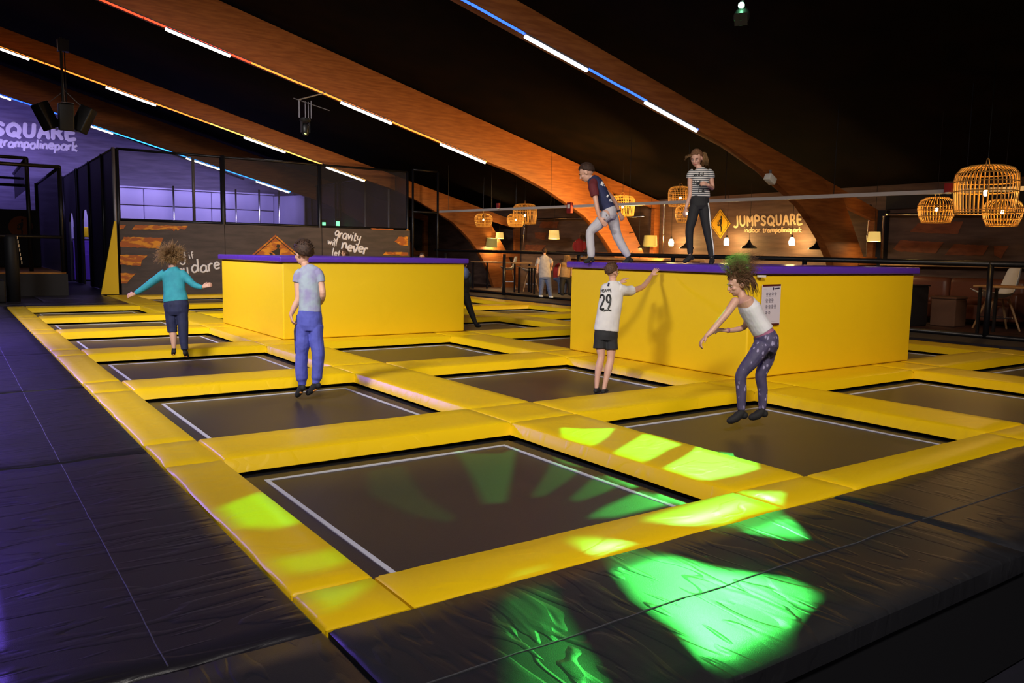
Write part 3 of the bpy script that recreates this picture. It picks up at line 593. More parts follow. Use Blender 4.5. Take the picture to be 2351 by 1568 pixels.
# green gobo lamp: a real spot behind a cut plate that throws the star of green light
LP = aty(1702, 40, 4.22); AIM = V((2.3, .9, 0)); ax = (AIM-LP).normalized(); e1 = ax.cross(V((0, 0, 1))).normalized(); e2 = e1.cross(ax)
PD = .06; t = thing('green_stage_lamp', 'round green stage lamp shining from the dark roof, top right', 'stage lamp', LP, None)
def tog(px, py, z=0.):
    d = atz(px, py, z)-LP; d = d*(PD/d.dot(ax)); return (d.dot(e1), d.dot(e2))
zb = -.13
HOLES = [  # (points in the photo, height of what they fall on, dim?)
 ([(1392, 1282), (1440, 1262), (1500, 1268), (1655, 1310), (1820, 1340), (1880, 1366), (1840, 1400), (1812, 1440), (1812, 1500), (1700, 1556), (1660, 1545), (1560, 1440), (1460, 1370)], 0, 0),
 ([(1300, 1236), (1360, 1236), (1470, 1258), (1436, 1266), (1385, 1278)], 0, 0),
 ([(1470, 1193), (1600, 1155), (1700, 1128), (1800, 1130), (1790, 1178), (1740, 1210), (1680, 1206), (1560, 1201)], 0, 0),
 ([(1682, 1210), (1745, 1213), (1794, 1182), (1815, 1196), (1850, 1228), (1830, 1236), (1760, 1228)], 0, 0),
 ([(1288, 982), (1340, 986), (1410, 983), (1392, 1004), (1362, 1024), (1318, 1016), (1292, 1004)], 0, 0),
 ([(1405, 1042), (1450, 1015), (1480, 996), (1562, 1020), (1530, 1032), (1500, 1050), (1466, 1064)], 0, 0),
 ([(1516, 1080), (1560, 1056), (1592, 1036), (1622, 1000), (1655, 992), (1705, 996), (1730, 1030), (1740, 1075), (1690, 1090), (1640, 1098), (1590, 1102)], 0, 0),
 ([(1048, 1036), (1090, 1040), (1150, 1040), (1185, 1030), (1178, 1080), (1165, 1145), (1118, 1146), (1085, 1085)], zb, 1),
 ([(1268, 1062), (1330, 1080), (1300, 1102), (1250, 1134), (1226, 1132), (1250, 1095)], zb, 2),
 ([(1370, 1092), (1432, 1110), (1380, 1130), (1330, 1146), (1312, 1140), (1345, 1112)], zb, 2),
 ([(1470, 1128), (1560, 1150), (1500, 1164), (1410, 1184), (1352, 1184), (1390, 1160)], zb, 1),
 ([(850, 1080), (930, 1068), (975, 1130), (1048, 1180), (1040, 1190), (950, 1172), (860, 1130)], zb, 2),
 ([(500, 1166), (560, 1142), (600, 1128), (690, 1200), (640, 1212), (540, 1212)], 0, 0),
 ([(596, 1284), (640, 1282), (760, 1264), (800, 1290), (740, 1308), (650, 1318)], 0, 1),
 ([(690, 1360), (780, 1345), (850, 1335), (840, 1352), (770, 1400), (740, 1410)], 0, 1),
 ([(1150, 1360), (1250, 1335), (1300, 1430), (1390, 1600), (1180, 1620), (1160, 1480)], 0, 1),
 ([(1170, 1320), (1260, 1300), (1200, 1330)], 0, 2),
]
polys = [([tog(x, y, z) for x, y in pts], dim) for pts, z, dim in HOLES]
gx0 = min(x for q, d in polys for x, y in q)-.0005; gx1 = max(x for q, d in polys for x, y in q)+.0005; gy0 = min(y for q, d in polys for x, y in q)-.0005; gy1 = max(y for q, d in polys for x, y in q)+.0005
R_ = .08; NR = 480; b = MB(); gq = lambda x, y: LP+ax*PD+e1*x+e2*y
def rect(x0, x1, y0, y1): b.add([gq(x0, y0), gq(x1, y0), gq(x1, y1), gq(x0, y1)], [(0, 1, 2, 3)])
rect(-R_, R_, -R_, gy0); rect(-R_, R_, gy1, R_)
for i in range(NR):
    y0 = gy0+(gy1-gy0)*i/NR; y1 = gy0+(gy1-gy0)*(i+1)/NR; y = (y0+y1)/2; cuts = []
    for q, d in polys:
        xs = sorted(q[j][0]+(y-q[j][1])/(q[(j+1) % len(q)][1]-q[j][1])*(q[(j+1) % len(q)][0]-q[j][0]) for j in range(len(q)) if (q[j][1] > y) != (q[(j+1) % len(q)][1] > y))
        cuts += [(xs[j], xs[j+1]) for j in range(0, len(xs)-1, 2)]
    cuts.sort(); x = -R_
    for c0, c1 in cuts:
        if c0 > x: rect(x, c0, y0, y1)
        x = max(x, c1)
    rect(x, R_, y0, y1)
b.build('gobo_plate', 'black_metal', t)
b = MB()
for q, dim in polys:
    if dim:
        for rep in range(dim):
            tq = tessellate_polygon([[V((x, y, 0)) for x, y in q]]); b.add([LP+ax*(PD+.0004+.0004*rep)+e1*x*1.004+e2*y*1.004 for x, y in q], [tuple(k) for k in tq])
b.build('dimming_filter', 'dim_filter', t)  # filter added over some holes to weaken the light they throw
tilt = ax.to_track_quat('-Z', 'Y').to_matrix().to_4x4()
b = MB(); b.lathe([(.084, -PD-.003), (.10, .02), (.085, .14), (.05, .17)], LP, 24, tilt, cap=False); b.build('housing', 'black_plastic', t, smooth=True)
b = MB(); b.lathe([(.035, 0), (.035, -.02)], LP-ax*(PD)*-1.02+e1*0+e2*0, 16, tilt); b.build('lens', 'lens_green', t) if False else None
lc = aty(1702, 12, 4.16); b = MB(); b.ell(lc, (.038, .038, .038)); b.build('beam_lens', 'lens_green', t, smooth=True)
b = MB(); b.tube([LP-ax*.10, LP-ax*.10+V((0, 0, 2.2))], .02, 6); b.build('hanging_rod', 'black_metal', t)
ld = bpy.data.lights.new('green_spot', 'SPOT'); ld.energy = 6500; ld.color = (.075, 1, .12); ld.spot_size = 1.5; ld.spot_blend = .1; ld.shadow_soft_size = .00028
lo_ = bpy.data.objects.new('green_spot', ld); COL.objects.link(lo_); lo_.location = LP; lo_.rotation_euler = look_rot(ax)
# ------------------------------------------------------------------ railing and service rail
RX = 14.62
t = thing('railing', 'long black tube railing between the court and the cafe', 'railing', (RX, 14, 0))
rail((RX, 2.0, 1.385), (RX, 25, 1.545), t, r=.055, name='top_rail'); rail((RX, 2.0, .06), (RX, 25, .08), t, r=.045, name='bottom_rail')
for y in (4.35, 8.3, 12.3, 16.2, 20.2, 24.2): post(RX, y, -.02, 1.43, t, r=.055)
b = MB(); b.box((13.42, 1, -.1), (14.5, 25, .03)); tag(b.build('kerb_walkway', 'black_floor'), 'dark walkway strip between the yellow border and the railing', 'walkway')
t = thing('service_rail', 'long pale grey overhead rail running above the railing', 'rail', (14.6, 14, 2.9))
b = MB()
pa, pb = atx(1010, 486, 14.6), atx(2420, 430, 14.6); b.tube([pa, pb], .055, 4, ax=(1, 0, 1)); b.build('channel', 'pale_metal', t)
for k in (.03, .17, .33, .5, .66, .8, .93):
    p = pa.lerp(pb, k); b = MB(); b.tube([p, p+V((0, 0, roofz(14.6)-p.z))], .008, 5); b.build('suspension_rod', 'black_metal', t)
for k, mt in ((.215, 'red_plastic'), (.775, 'red_plastic')): pass
for (x, y, w_, h_, mt, lb) in ((1308, 477, .20, .32, 'red_plastic', 'small red and white sign hanging on the overhead rail'), (2178, 431, .13, .17, 'red_plastic', 'dark red alarm box on the overhead rail near the large basket lamp'), (1144, 472, .12, .16, 'red_plastic', 'small red alarm box above the left basket lamps')):
    p = atx(x, y, 14.5); t = thing('alarm_box' if 'alarm' in lb else 'fire_sign', lb, 'box' if 'alarm' in lb else 'sign', p)
    b = MB(); b.box((p.x-.04, p.y-w_/2, p.z-h_/2), (p.x+.04, p.y+w_/2, p.z+h_/2)); b.build('body', mt, t)
    if 'sign' in lb:
        b = MB(); b.box((p.x-.046, p.y-w_*.3, p.z-.02), (p.x-.04, p.y+w_*.3, p.z+h_*.3)); b.build('white_symbol', 'white_plastic', t)
    else:
        b = MB(); b.box((p.x-.05, p.y-w_*.25, p.z-h_/2-.03), (p.x+.05, p.y+w_*.25, p.z-h_/2)); b.build('sounder', 'white_plastic', t)
p = aty(1768, 412, 9.3); t = thing('loudspeaker', 'small white loudspeaker on the edge of the nearest wooden beam', 'speaker', p)
b = MB(); b.box((-.13, -.09, -.07), (.13, .09, .09), Matrix.Translation(p)@Matrix.Rotation(.5, 4, 'Y')); b.build('body', 'white_plastic', t, bevel=.02)
b = MB(); b.box((-.02, -.02, .08), (.02, .02, .22), Matrix.Translation(p)); b.build('bracket', 'grey_metal', t)

# ------------------------------------------------------------------ cafe wall print
wx_ = lambda x, y: atx(x, y, EAVE-.012); wpu = (-1, 0, 0)
t = thing('wall_sign', 'JUMPSQUARE indoor trampolinepark lettering with yellow diamond on the cafe wall', 'sign', (EAVE, 11, 2.5))
handwrite('JUMPSQUARE', (1685, 518.5), (1845, 514), 13.0, wx_, .034, 'block_letters', 'cream_paint', t, 0, (0, EAVE-.012))
handwrite('indoor trampolinepark', (1709, 533), (1842, 532), 6.5, wx_, .022, 'script_letters', 'cream_paint', t, .08)
diamond(1654, 514, 23.5, 34, wx_, wpu, t, -1)
t = thing('wall_stripes', 'dim orange printed stripes on the dark wall under the basket lamps', 'wall print', (EAVE, 6, 2))
for q in ([(415, 500), (755, 485), (715, 580), (355, 565)], [(285, 625), (610, 640), (550, 725), (275, 710), (232, 690)], [(690, 655), (950, 665), (905, 740), (615, 738)], [(985, 668), (1100, 668), (1040, 762), (990, 740)]):
    decal(rough_edge(cr(q, 1980, 360, 3.267)), wx_, wpu, 'orange_stripe', 'stripe_dim', t, .006)
decal([(2040, 594), (2132, 596), (2110, 622), (2040, 622)], wx_, wpu, 'orange_stripe', 'stripe_dim', t, .006)
t = thing('wall_stripes', 'dim orange printed stripes on the cafe wall at the left basket lamps', 'wall print', (EAVE, 22, 2))
for q in ([(1195, 535), (1385, 530), (1370, 605), (1165, 600)], [(1115, 655), (1250, 660), (1230, 740), (1120, 720)], [(1010, 795), (1245, 795), (1200, 865), (1010, 860)]):
    decal(rough_edge(cr(q, 1000, 400, 4.9)), wx_, wpu, 'orange_stripe', 'stripe_dim', t, .006)
# panel frames on the cafe wall
for x, y0, y1, lb in ((2022, 492, 600, 'left edge of the striped wall'), (1623, 478, 590, 'right of the wooden post')): pass
def wall_frame(pts, name, lb, mt='chrome', r=.035):
    t = thing(name, lb, 'pipe', atx(*pts[0], EAVE-.25)); b = MB(); b.tube([atx(x, y, EAVE-.25) for x, y in pts], r, 8); b.build('tube', mt, t, smooth=True)
    for x, y in pts[1:-1]: b = MB(); b.ell(atx(x, y, EAVE-.25), r*1.5, n=8, h=6); b.build('elbow', mt, t)
    return t
wall_frame([(2024, 600), (2029, 497), (2036, 492), (2370, 492)], 'wall_pipe', 'shiny pipe framing the striped dark wall at right')
wall_frame([(1991, 600), (1993, 540), (1998, 486), (1999, 470)], 'wall_pipe', 'upright shiny pipe beside the wooden post at right')
wall_frame([(1521, 585), (1523, 540), (1525, 470), (1526, 462)], 'wall_pipe', 'upright shiny pipe left of the yellow diamond sign')
wall_frame([(1202, 575), (1203, 540), (1204, 520), (1205, 510)], 'wall_pipe', 'upright shiny pipe under the left basket lamps')
wall_frame([(1230, 503), (1300, 501), (1350, 500), (1480, 497)], 'wall_pipe', 'horizontal shiny pipe across the cafe wall behind the striding boy')
b = MB(); py_ = atx(2024, 550, EAVE-.15).y; b.box((EAVE-.2, py_-.12, 0), (EAVE-.03, py_+.12, 2.75)); tag(b.build('wall_pilaster', 'black_pad'), 'dark pilaster beside the wooden post at right', 'pilaster')
b = MB(); b.box((EAVE-.35, -2, 1.30), (EAVE-.02, 9.2, 1.40)); tag(b.build('wall_shelf', 'wood_light'), 'narrow wooden shelf along the striped wall', 'shelf')
b = MB(); b.box((EAVE-.08, -6, 2.78), (EAVE-.01, 9.3, 3.2)); tag(b.build('wall_fascia', 'black_pad'), 'black fascia above the striped wall', 'fascia')

# ------------------------------------------------------------------ basket lamps
def basket(label, kind, at, s=1., rz=0.):
    t = thing('basket_lamp', label, 'lamp', (0, 0, 0), 'woven basket pendant lamps over the cafe edge')
    prof = [(.12, .50), (.30, .495), (.44, .45), (.52, .35), (.545, .20), (.54, .02), (.52, -.20), (.50, -.38)] if kind == 'tall' else [(.12, .36), (.30, .34), (.43, .26), (.50, .12), (.50, -.02), (.46, -.20), (.38, -.38)]
    b = MB(); n = 44 if kind == 'tall' else 36
    for i in range(n):
        a = 2*pi*i/n; b.tube([(r*cos(a), r*sin(a), z) for r, z in prof], .0098, 4)
    b.build('ribs', 'rattan', t)
    b = MB(); m_ = 40
    for i, (r, z) in enumerate(prof):
        if i in (0, 3, 4, 5, len(prof)-1) or (i == 1): b.tube([((r+.008)*cos(2*pi*j/m_), (r+.008)*sin(2*pi*j/m_), z) for j in range(m_+1)], .010, 4, cap=False)
    b.tube([((prof[-1][0]-.01)*cos(2*pi*j/m_), (prof[-1][0]-.01)*sin(2*pi*j/m_), prof[-1][1]+.05) for j in range(m_+1)], .008, 4, cap=False)
    b.build('hoops', 'rattan', t)
    top = prof[0][1]; b = MB(); b.tube([(.13*cos(pi*j/12), 0, top+.14*sin(pi*j/12)) for j in range(13)], .009, 5); b.build('handle', 'rattan', t)
    b = MB(); b.tube([(0, 0, .06), (0, 0, top+.14)], .006, 5); b.tube([(0, 0, .04), (0, 0, .14)], .022, 8)
    b.tube([(0, 0, top+.14), (0, 0, (roofz(at[0])-at[2])/s)], .006, 5); b.build('cord', 'black_metal', t)
    b = MB(); b.ell((0, 0, 0), (.045, .045, .058)); b.build('light_bulb', 'bulb', t, smooth=True)
    for ch in [q for q in bpy.data.objects if q.parent == t]: ch.location = (0, 0, 0)
    t.location = at; t.scale = (s, s, s); t.rotation_euler.z = rz; return t
def wpx(D, px): return px*D/FPX
def place_basket(label, kind, cx, cy, wpx_, X):
    p = atx(cx, cy, X); D = depth(p); s = wpx_*D/FPX/(1.10 if kind == 'tall' else 1.02); return basket(label, kind, p, s, random.random())
place_basket('largest basket lamp, top right of the cafe, dark rimmed', 'tall', 2263, 443, 134, 13.9)
place_basket('round basket lamp left of the largest one at right', 'round', 2150, 481, 80, 15.6)
place_basket('round basket lamp partly behind the largest one at far right', 'round', 2302, 487, 84, 15.6)
place_basket('tall basket lamp behind the striding boy on the right box', 'tall', 1429, 475, 57, 16)
place_basket('upper basket lamp left of the girl in the striped shirt', 'tall', 1562, 454, 56, 16)
place_basket('lower round basket lamp behind the arm of the girl in the striped shirt', 'round', 1577, 490, 56, 15.4)
place_basket('leftmost small round basket lamp over the cafe', 'round', 1110, 505, 42, 16)
place_basket('tall basket lamp behind another one at the left of the cafe', 'tall', 1205, 494, 56, 17)
place_basket('round basket lamp in front of the tall one at the left of the cafe', 'round', 1184, 505, 41, 15.8)

# ------------------------------------------------------------------ small cafe lamps
def cord(p, t, mt='black_metal'): b = MB(); b.tube([p, (p[0], p[1], roofz(p[0]))], .006, 5); b.build('cord', mt, t)
def wall_bulb(x, y, label, X=19.0):
    p = atx(x, y, X); t = thing('bulb_pendant', label, 'lamp', p, 'bare glowing bulbs by the cafe wall'); cord((p.x, p.y, p.z+.1), t)
    b = MB(); b.lathe([(.07, -.11), (.085, 0), (.06, .08), (.03, .13)], p, 14); b.build('light_bulb', 'wall_bulb', t, smooth=True)
    b = MB(); b.lathe([(.035, .12), (.03, .2)], p, 10); b.build('socket', 'black_metal', t)
wall_bulb(1541, 557, 'glowing bulb pendant left of the legs of the girl in the striped shirt'); wall_bulb(1668, 555, 'glowing bulb pendant under the yellow diamond sign'); wall_bulb(1818, 555, 'glowing bulb pendant under the end of the JUMPSQUARE lettering')
def cone(x, y, label, X=18.6):
    p = atx(x, y, X); t = thing('cone_pendant', label, 'lamp', p, 'black cone pendants along the cafe wall'); cord((p.x, p.y, p.z+.1), t)
    b = MB(); b.lathe([(.235, -.12), (.225, -.08), (.10, -.01), (.05, .06), (.02, .14)], p, 22, cap=False); b.build('lamp_shade', 'black_metal', t, smooth=True)
    b = MB(); b.lathe([(.20, -.112), (.20, -.105)], p, 20); b.build('glowing_inside', 'lamp_inside', t)
cone(1720, 561, 'black cone pendant under the middle of the JUMPSQUARE lettering'); cone(1876, 563, 'black cone pendant partly hidden by the nearest wooden beam foot'); cone(1577, 562, 'black cone pendant behind the legs of the girl in the striped shirt'); cone(1467, 562, 'black cone pendant beside the widest beam foot')
def drum(x, y, wp_, label, mt='lampshade_cream', X=18.2, tilt=0., glow=True):
    p = atx(x, y, X); r = wp_*depth(p)/FPX/2; t = thing('drum_lamp', label, 'lamp', p, 'drum shade lamps in the cafe'); cord((p.x, p.y, p.z+r*.7), t)
    M = Matrix.Rotation(tilt, 4, 'X'); b = MB(); b.lathe([(r, -r*.75), (r*.86, r*.75)], p, 24, M, cap=False); b.build('lamp_shade', mt, t, smooth=True)
    b = MB(); b.lathe([(r*.92, -r*.72), (r*.92, -r*.70)], p, 20, M); b.build('glowing_inside', 'lamp_inside', t)
    b = MB()
    for k in range(3): b.tube([p+M@V((0, 0, r*.74)), p+M@V((r*.86*cos(k*2.1), r*.86*sin(k*2.1), r*.74))], .006, 4)
    b.build('spokes', 'chrome', t); return t
drum(1129, 557, 27, 'tilted drum shade floor lamp at the left of the cafe', 'lampshade_green', 17.8, .12); drum(1147, 541, 19, 'small drum pendant above the tilted one at left of the cafe')
drum(1272, 539, 26, 'pale drum pendant in the middle of the cafe, left of the striding boy'); drum(1493, 553, 33, 'olive drum lamp with glowing underside right of the striding boy', 'lampshade_green')
drum(1435, 560, 22, 'small orange drum lamp behind the leg of the striding boy', 'lampshade_cream', 18.6); drum(2007, 543, 29, 'drum lamp in front of the wooden post at right')
t = thing('arc_floor_lamp_stand', 'thin curved lamp stand rising beside the widest beam foot', 'lamp stand', (17.8, 18, 0))
b = MB(); b.tube([atx(x, y, 18.0) for x, y in ((1404, 590), (1409, 560), (1425, 543), (1445, 535), (1455, 534))], .012, 5); b.build('curved_arm', 'black_metal', t, smooth=True)
p = atx(1404, 590, 18.0); b = MB(); b.tube([(p.x, p.y, 0.0), p], .012, 5); b.lathe([(.18, 0), (.16, .03)], (p.x, p.y, 0.), 16); b.build('stand', 'black_metal', t)

# ------------------------------------------------------------------ furniture
def high_table(label, x, y0, y1, z, w_=.6, mt='wood_light'):
    t = thing('high_table', label, 'table', (x, (y0+y1)/2, 0), 'cafe tables')
    b = MB(); b.box((x-w_/2, y0, z-.045), (x+w_/2, y1, z)); b.build('table_top', mt, t, bevel=.01)
    for dx in (-w_/2+.06, w_/2-.06):
        for y in (y0+.12, y1-.12): b = MB(); b.box((x+dx-.025, y-.025, 0), (x+dx+.025, y+.025, z-.045)); b.build('leg', 'black_metal', t)
def shell_chair(label, p, rz, h, mt='white_plastic', sc=1.3):
    h = h/sc
    t = thing('shell_chair', label, 'chair', (0, 0, 0), 'white shell bar chairs')
    b = MB(); pr = [(-.24, .05), (-.20, -.01), (-.05, -.03), (.12, -.01), (.20, .08), (.24, .25), (.27, .42)]; vs = []; nn = 9
    for a, z in pr:
        hw = .23-.05*max(0, z-.2)/.2
        for j in range(nn):
            u = (j/(nn-1)-.5)*2; vs.append(V((a-.09*u*u*(z > .04), hw*u, z+.07*u*u*(z < .1))))
    fs = [(i*nn+j, i*nn+j+1, (i+1)*nn+j+1, (i+1)*nn+j) for i in range(len(pr)-1) for j in range(nn-1)]
    b.add([v+V((0, 0, h)) for v in vs], fs); o = b.build('shell_seat', mt, t, smooth=True); s_ = o.modifiers.new('t', 'SOLIDIFY'); s_.thickness = .018; o.modifiers.new('s', 'SUBSURF').levels = 1
    for sx_ in (-1, 1):
        for sy_ in (-1, 1): b = MB(); b.tube([(sx_*.10, sy_*.10, h-.03), (sx_*.23, sy_*.20, 0)], [.018, .013], 8); b.build('leg', 'wood_light', t)
    b = MB(); q = .6; c4 = [(sx_*(.10+.13*q), sy_*(.10+.10*q), (h-.03)*(1-q)) for sx_, sy_ in ((-1, -1), (1, -1), (1, 1), (-1, 1))]; b.tube(c4+[c4[0]], .008, 5); b.build('footrest', 'chrome', t)
    for ch in [q for q in bpy.data.objects if q.parent == t]: ch.location = (0, 0, 0)
    t.location = (p[0], p[1], 0); t.rotation_euler.z = rz; t.scale = (sc, sc, sc); return t
high_table('high cafe table behind the railing, right of the left box', 16.9, 22.2, 25.4, 1.12, .8)
high_table('dark high cafe table beside the white chairs', 16.6, 20.6, 21.8, 1.0, .7)
high_table('wooden table at the far right beside the white shell chair', 16.2, 3.0, 5.2, .97, .8)
shell_chair('left white shell chair at the cafe table', atx(1168, 640, 17.85)[:2], -.6, .80); shell_chair('right white shell chair beside the boy in jeans', atx(1219, 640, 17.45)[:2], -.6, .78)
shell_chair('white shell chair with wooden legs at the far right', atx(2290, 705, 17.15)[:2], -.75, .70, sc=1.5)
shell_chair('second pale shell chair behind the one at the far right', (18.0, 4.2), 2.2, .5)
t = thing('bar_counter', 'long wooden bar counter lit warmly behind the railing', 'counter', (18, 20, 0))
b = MB(); b.box((16.7, 13.6, 1.30), (17.3, 19.4, 1.38)); b.build('counter_top', 'wood_light', t, bevel=.01)
b = MB(); b.box((16.85, 13.7, 0), (17.2, 19.3, 1.30)); b.build('counter_front', 'wood_glulam', t)
for i, (y, z, c_) in enumerate(((19.0, .18, 'chrome'), (18.3, .12, 'lampshade_cream'), (16.2, .2, 'chrome'))):
    b = MB(); b.lathe([(.04, 0), (.045, z*.6), (.02, z*.8), (.02, z)], (16.8, y, 1.38), 12); tag(b.build('bottle' if i != 1 else 'jar', c_, smooth=True), ['tall shiny bottle on the bar counter', 'small glowing jar on the bar counter', 'shiny bottle at the right end of the bar counter'][i], 'bottle')
t = thing('box_stool', 'brown square upholstered stool at right behind the railing', 'stool', (17.2, 6.4, 0))
b = MB(); b.box((16.9, 6.05, .0), (17.4, 6.6, .60)); b.build('body', 'brown_fabric', t, bevel=.03)
b = MB(); b.box((16.89, 6.04, .60), (17.41, 6.61, .66)); b.build('seat_pad', 'brown_fabric', t, bevel=.03)
t = thing('sofa', 'brown leather sofa in the dark right corner of the cafe', 'sofa', (18.4, 7, 0))
b = MB(); b.box((17.9, 5.4, .12), (18.9, 8.9, .48)); b.build('base', 'leather', t, bevel=.04)
for y0, y1 in ((5.4, 7.1), (7.12, 8.9)):
    b = MB(); b.box((18.6, y0, .48), (19.0, y1, 1.05)); b.build('back_cushion', 'leather', t, bevel=.12)
    b = MB(); b.box((17.88, y0, .46), (18.6, y1, .62)); b.build('seat_cushion', 'leather', t, bevel=.06)
for y in (5.25, 8.92): b = MB(); b.box((17.9, y, .12), (18.95, y+.16, .75)); b.build('armrest', 'leather', t, bevel=.05)
t = thing('covered_table', 'dark cloth covered table beside the right yellow box', 'table', (16.4, 7.0, 0))
b = MB(); b.box((15.9, 6.55, 0), (16.7, 7.3, .88)); b.build('cloth', 'black_pad', t, bevel=.03)
b = MB(); b.box((15.88, 6.53, .88), (16.72, 7.32, .91)); b.build('table_top', 'black_metal', t)
b = MB(); b.box((16.6, 9.9, 0), (17.3, 13.4, .95)); tag(b.build('low_bar', 'leather', bevel=.02), 'low brown padded bar below the JUMPSQUARE wall', 'counter')

# ------------------------------------------------------------------ rules poster on the right box
PXW = 3.36-.028; pp = lambda x, y: aty(x, y, PXW-.006)
t = thing('rules_poster', 'white rules poster with rows of round symbols on the right yellow box', 'poster', (7, PXW, 1))
decal([(1750, 654), (1792.5, 652.5), (1788.5, 745), (1746, 746)], lambda x, y: aty(x, y, PXW), (0, -1, 0), 'sheet', 'paper', t, .005)
pq = lambda x, y: aty(1740+x/13.06, 640+y/13.06, PXW-.0052)
decal([(145, 178), (688, 160), (686, 215), (145, 238)], pq, (0, -1, 0), 'top_bar', 'maroon', t, .002)
decal([(130, 1345), (632, 1330), (630, 1385), (130, 1400)], pq, (0, -1, 0), 'bottom_bar', 'maroon', t, .002)
for cx_, cy_ in ((278, 455), (362, 455), (446, 450), (528, 448), (268, 645), (352, 640), (434, 635), (260, 828), (346, 825), (430, 820), (512, 815), (252, 1020), (336, 1015)):
    b = MB(); b.tube([pq(cx_+30*cos(a*pi/6), cy_+38*sin(a*pi/6)) for a in range(13)], .0022, 4)
    b.tube([pq(cx_+10, cy_-22), pq(cx_-8, cy_), pq(cx_+12, cy_+8), pq(cx_-10, cy_+24)], .0035, 4); b.tube([pq(cx_-28, cy_+72), pq(cx_+24, cy_+70)], .0022, 4); b.build('round_symbol', 'ink', t)
b = MB()
b.tube([pq(180, 310), pq(265, 305)], .003, 4); b.tube([pq(395, 1275), pq(590, 1262)], .002, 4); b.build('small_print', 'ink_grey', t)
b = MB(); b.tube([pq(500, 298), pq(640, 280)], .009, 5); b.ell(pq(466, 298), (.014, .003, .018)); b.build('logo', 'ink', t)
p = aty(1748, 634, PXW-.02); b = MB(); b.box((p.x-.05, p.y-.03, p.z-.012), (p.x+.05, p.y+.02, p.z+.012)); tag(b.build('white_clip', 'white_plastic'), 'small white clip under the purple edge above the rules poster', 'clip')
# ------------------------------------------------------------------ people
def cloth(name, c1, c2=None, scale=14, rough=.8, bump=.25): noisy(name, c1, c2 or tuple(v*.8 for v in c1), scale, rough, bump, dist=.004)
noisy('skin', (.62, .36, .27), (.56, .30, .22), 9, .5); noisy('skin_warm', (.58, .32, .20), (.50, .26, .16), 9, .5)
cloth('teal_knit', (.035, .33, .42), (.025, .25, .34), 10); cloth('navy_jersey', (.018, .024, .085)); cloth('navy_deep', (.016, .020, .075), (.012, .015, .055)); cloth('maroon_jersey', (.13, .012, .018))
noisy('heather_tee', (.30, .36, .44), (.24, .22, .40), 7, .8, .2, dist=.004, lo=.4, hi=.6); cloth('blue_jogger', (.085, .10, .48), (.06, .07, .36), 5)
cloth('white_jersey', (.62, .60, .60), (.56, .54, .56), 8); cloth('white_tank', (.68, .67, .70), (.62, .60, .66), 8); cloth('black_cloth', (.012, .012, .015)); cloth('sock_black', (.010, .009, .010))
cloth('pale_sweat', (.50, .48, .52), (.45, .44, .50), 6); cloth('denim', (.10, .13, .24), (.07, .09, .17), 20); cloth('grey_tee', (.40, .37, .38)); cloth('red_hoodie', (.42, .02, .015)); cloth('tan_vest', (.34, .22, .11)); cloth('hood_blue', (.08, .11, .22)); cloth('pink_band', (.35, .12, .22))
mat('sole_orange', (.6, .22, .03), .6); mat('eye_white', (.42, .38, .36), .4); mat('iris', (.03, .02, .015), .2); mat('lips', (.42, .13, .11), .5); mat('glasses_frame', (.01, .01, .012), .3); mat('watch', (.03, .03, .04), .3); mat('band_white', (.7, .7, .7), .5)
for nm, c1, c2 in (('hair_dark', (.055, .028, .018), (.022, .011, .008)), ('hair_brown', (.11, .055, .028), (.045, .022, .012)), ('hair_light', (.50, .31, .14), (.26, .14, .06)), ('hair_mid', (.30, .16, .09), (.12, .06, .03))):
    noisy(nm, c1, c2, 60, .65, .5, (1, 1, 1), dist=.004, spec=.25)
for nm in ('hair_mid', 'hair_light'):
    m = MATS[nm]; tl_ = N(m, 'ShaderNodeBsdfTranslucent'); tl_.inputs[0].default_value = (.55, .42, .30, 1); mx = N(m, 'ShaderNodeMixShader'); mx.inputs[0].default_value = .45
    L(m, bsdf(m), 0, mx, 1); L(m, tl_, 0, mx, 2); L(m, mx, 0, m.node_tree.nodes['Material Output'], 'Surface')
m = mat('striped_cotton', (.6, .6, .6), .8); gn = N(m, 'ShaderNodeNewGeometry'); sp = N(m, 'ShaderNodeSeparateXYZ'); L(m, gn, 'Position', sp, 0)
mu = N(m, 'ShaderNodeMath', operation='MULTIPLY'); mu.inputs[1].default_value = 36; L(m, sp, 'Z', mu, 0); fr = N(m, 'ShaderNodeMath', operation='FRACT'); L(m, mu, 0, fr, 0)
r = ramp(m, fr, 0, [(0, (.035, .045, .06)), (.42, (.58, .56, .55))]); r.color_ramp.interpolation = 'CONSTANT'; L(m, r, 0, bsdf(m), 'Base Color')
m = mat('feather_print', (.05, .04, .09), .7); mp = geo_coords(m, (1, 1, .55)); vo = N(m, 'ShaderNodeTexVoronoi'); vo.inputs['Scale'].default_value = 26; vo.inputs['Randomness'].default_value = 1; L(m, mp, 0, vo, 'Vector')
nz = N(m, 'ShaderNodeTexNoise'); nz.inputs['Scale'].default_value = 70; L(m, mp, 0, nz, 'Vector'); ad = N(m, 'ShaderNodeMath', operation='MULTIPLY_ADD'); L(m, nz, 'Fac', ad, 0); ad.inputs[1].default_value = .35; L(m, vo, 'Distance', ad, 2)
r = ramp(m, ad, 0, [(0, (.42, .38, .55)), (.40, (.30, .26, .44)), (.46, (.075, .06, .13)), (1, (.055, .045, .11))]); L(m, r, 0, bsdf(m), 'Base Color')
tx = bpy.data.textures.new('folds', 'CLOUDS'); tx.noise_scale = .07; tx.noise_depth = 2
tx2 = bpy.data.textures.new('broad_folds', 'CLOUDS'); tx2.noise_scale = .16; tx2.noise_depth = 1

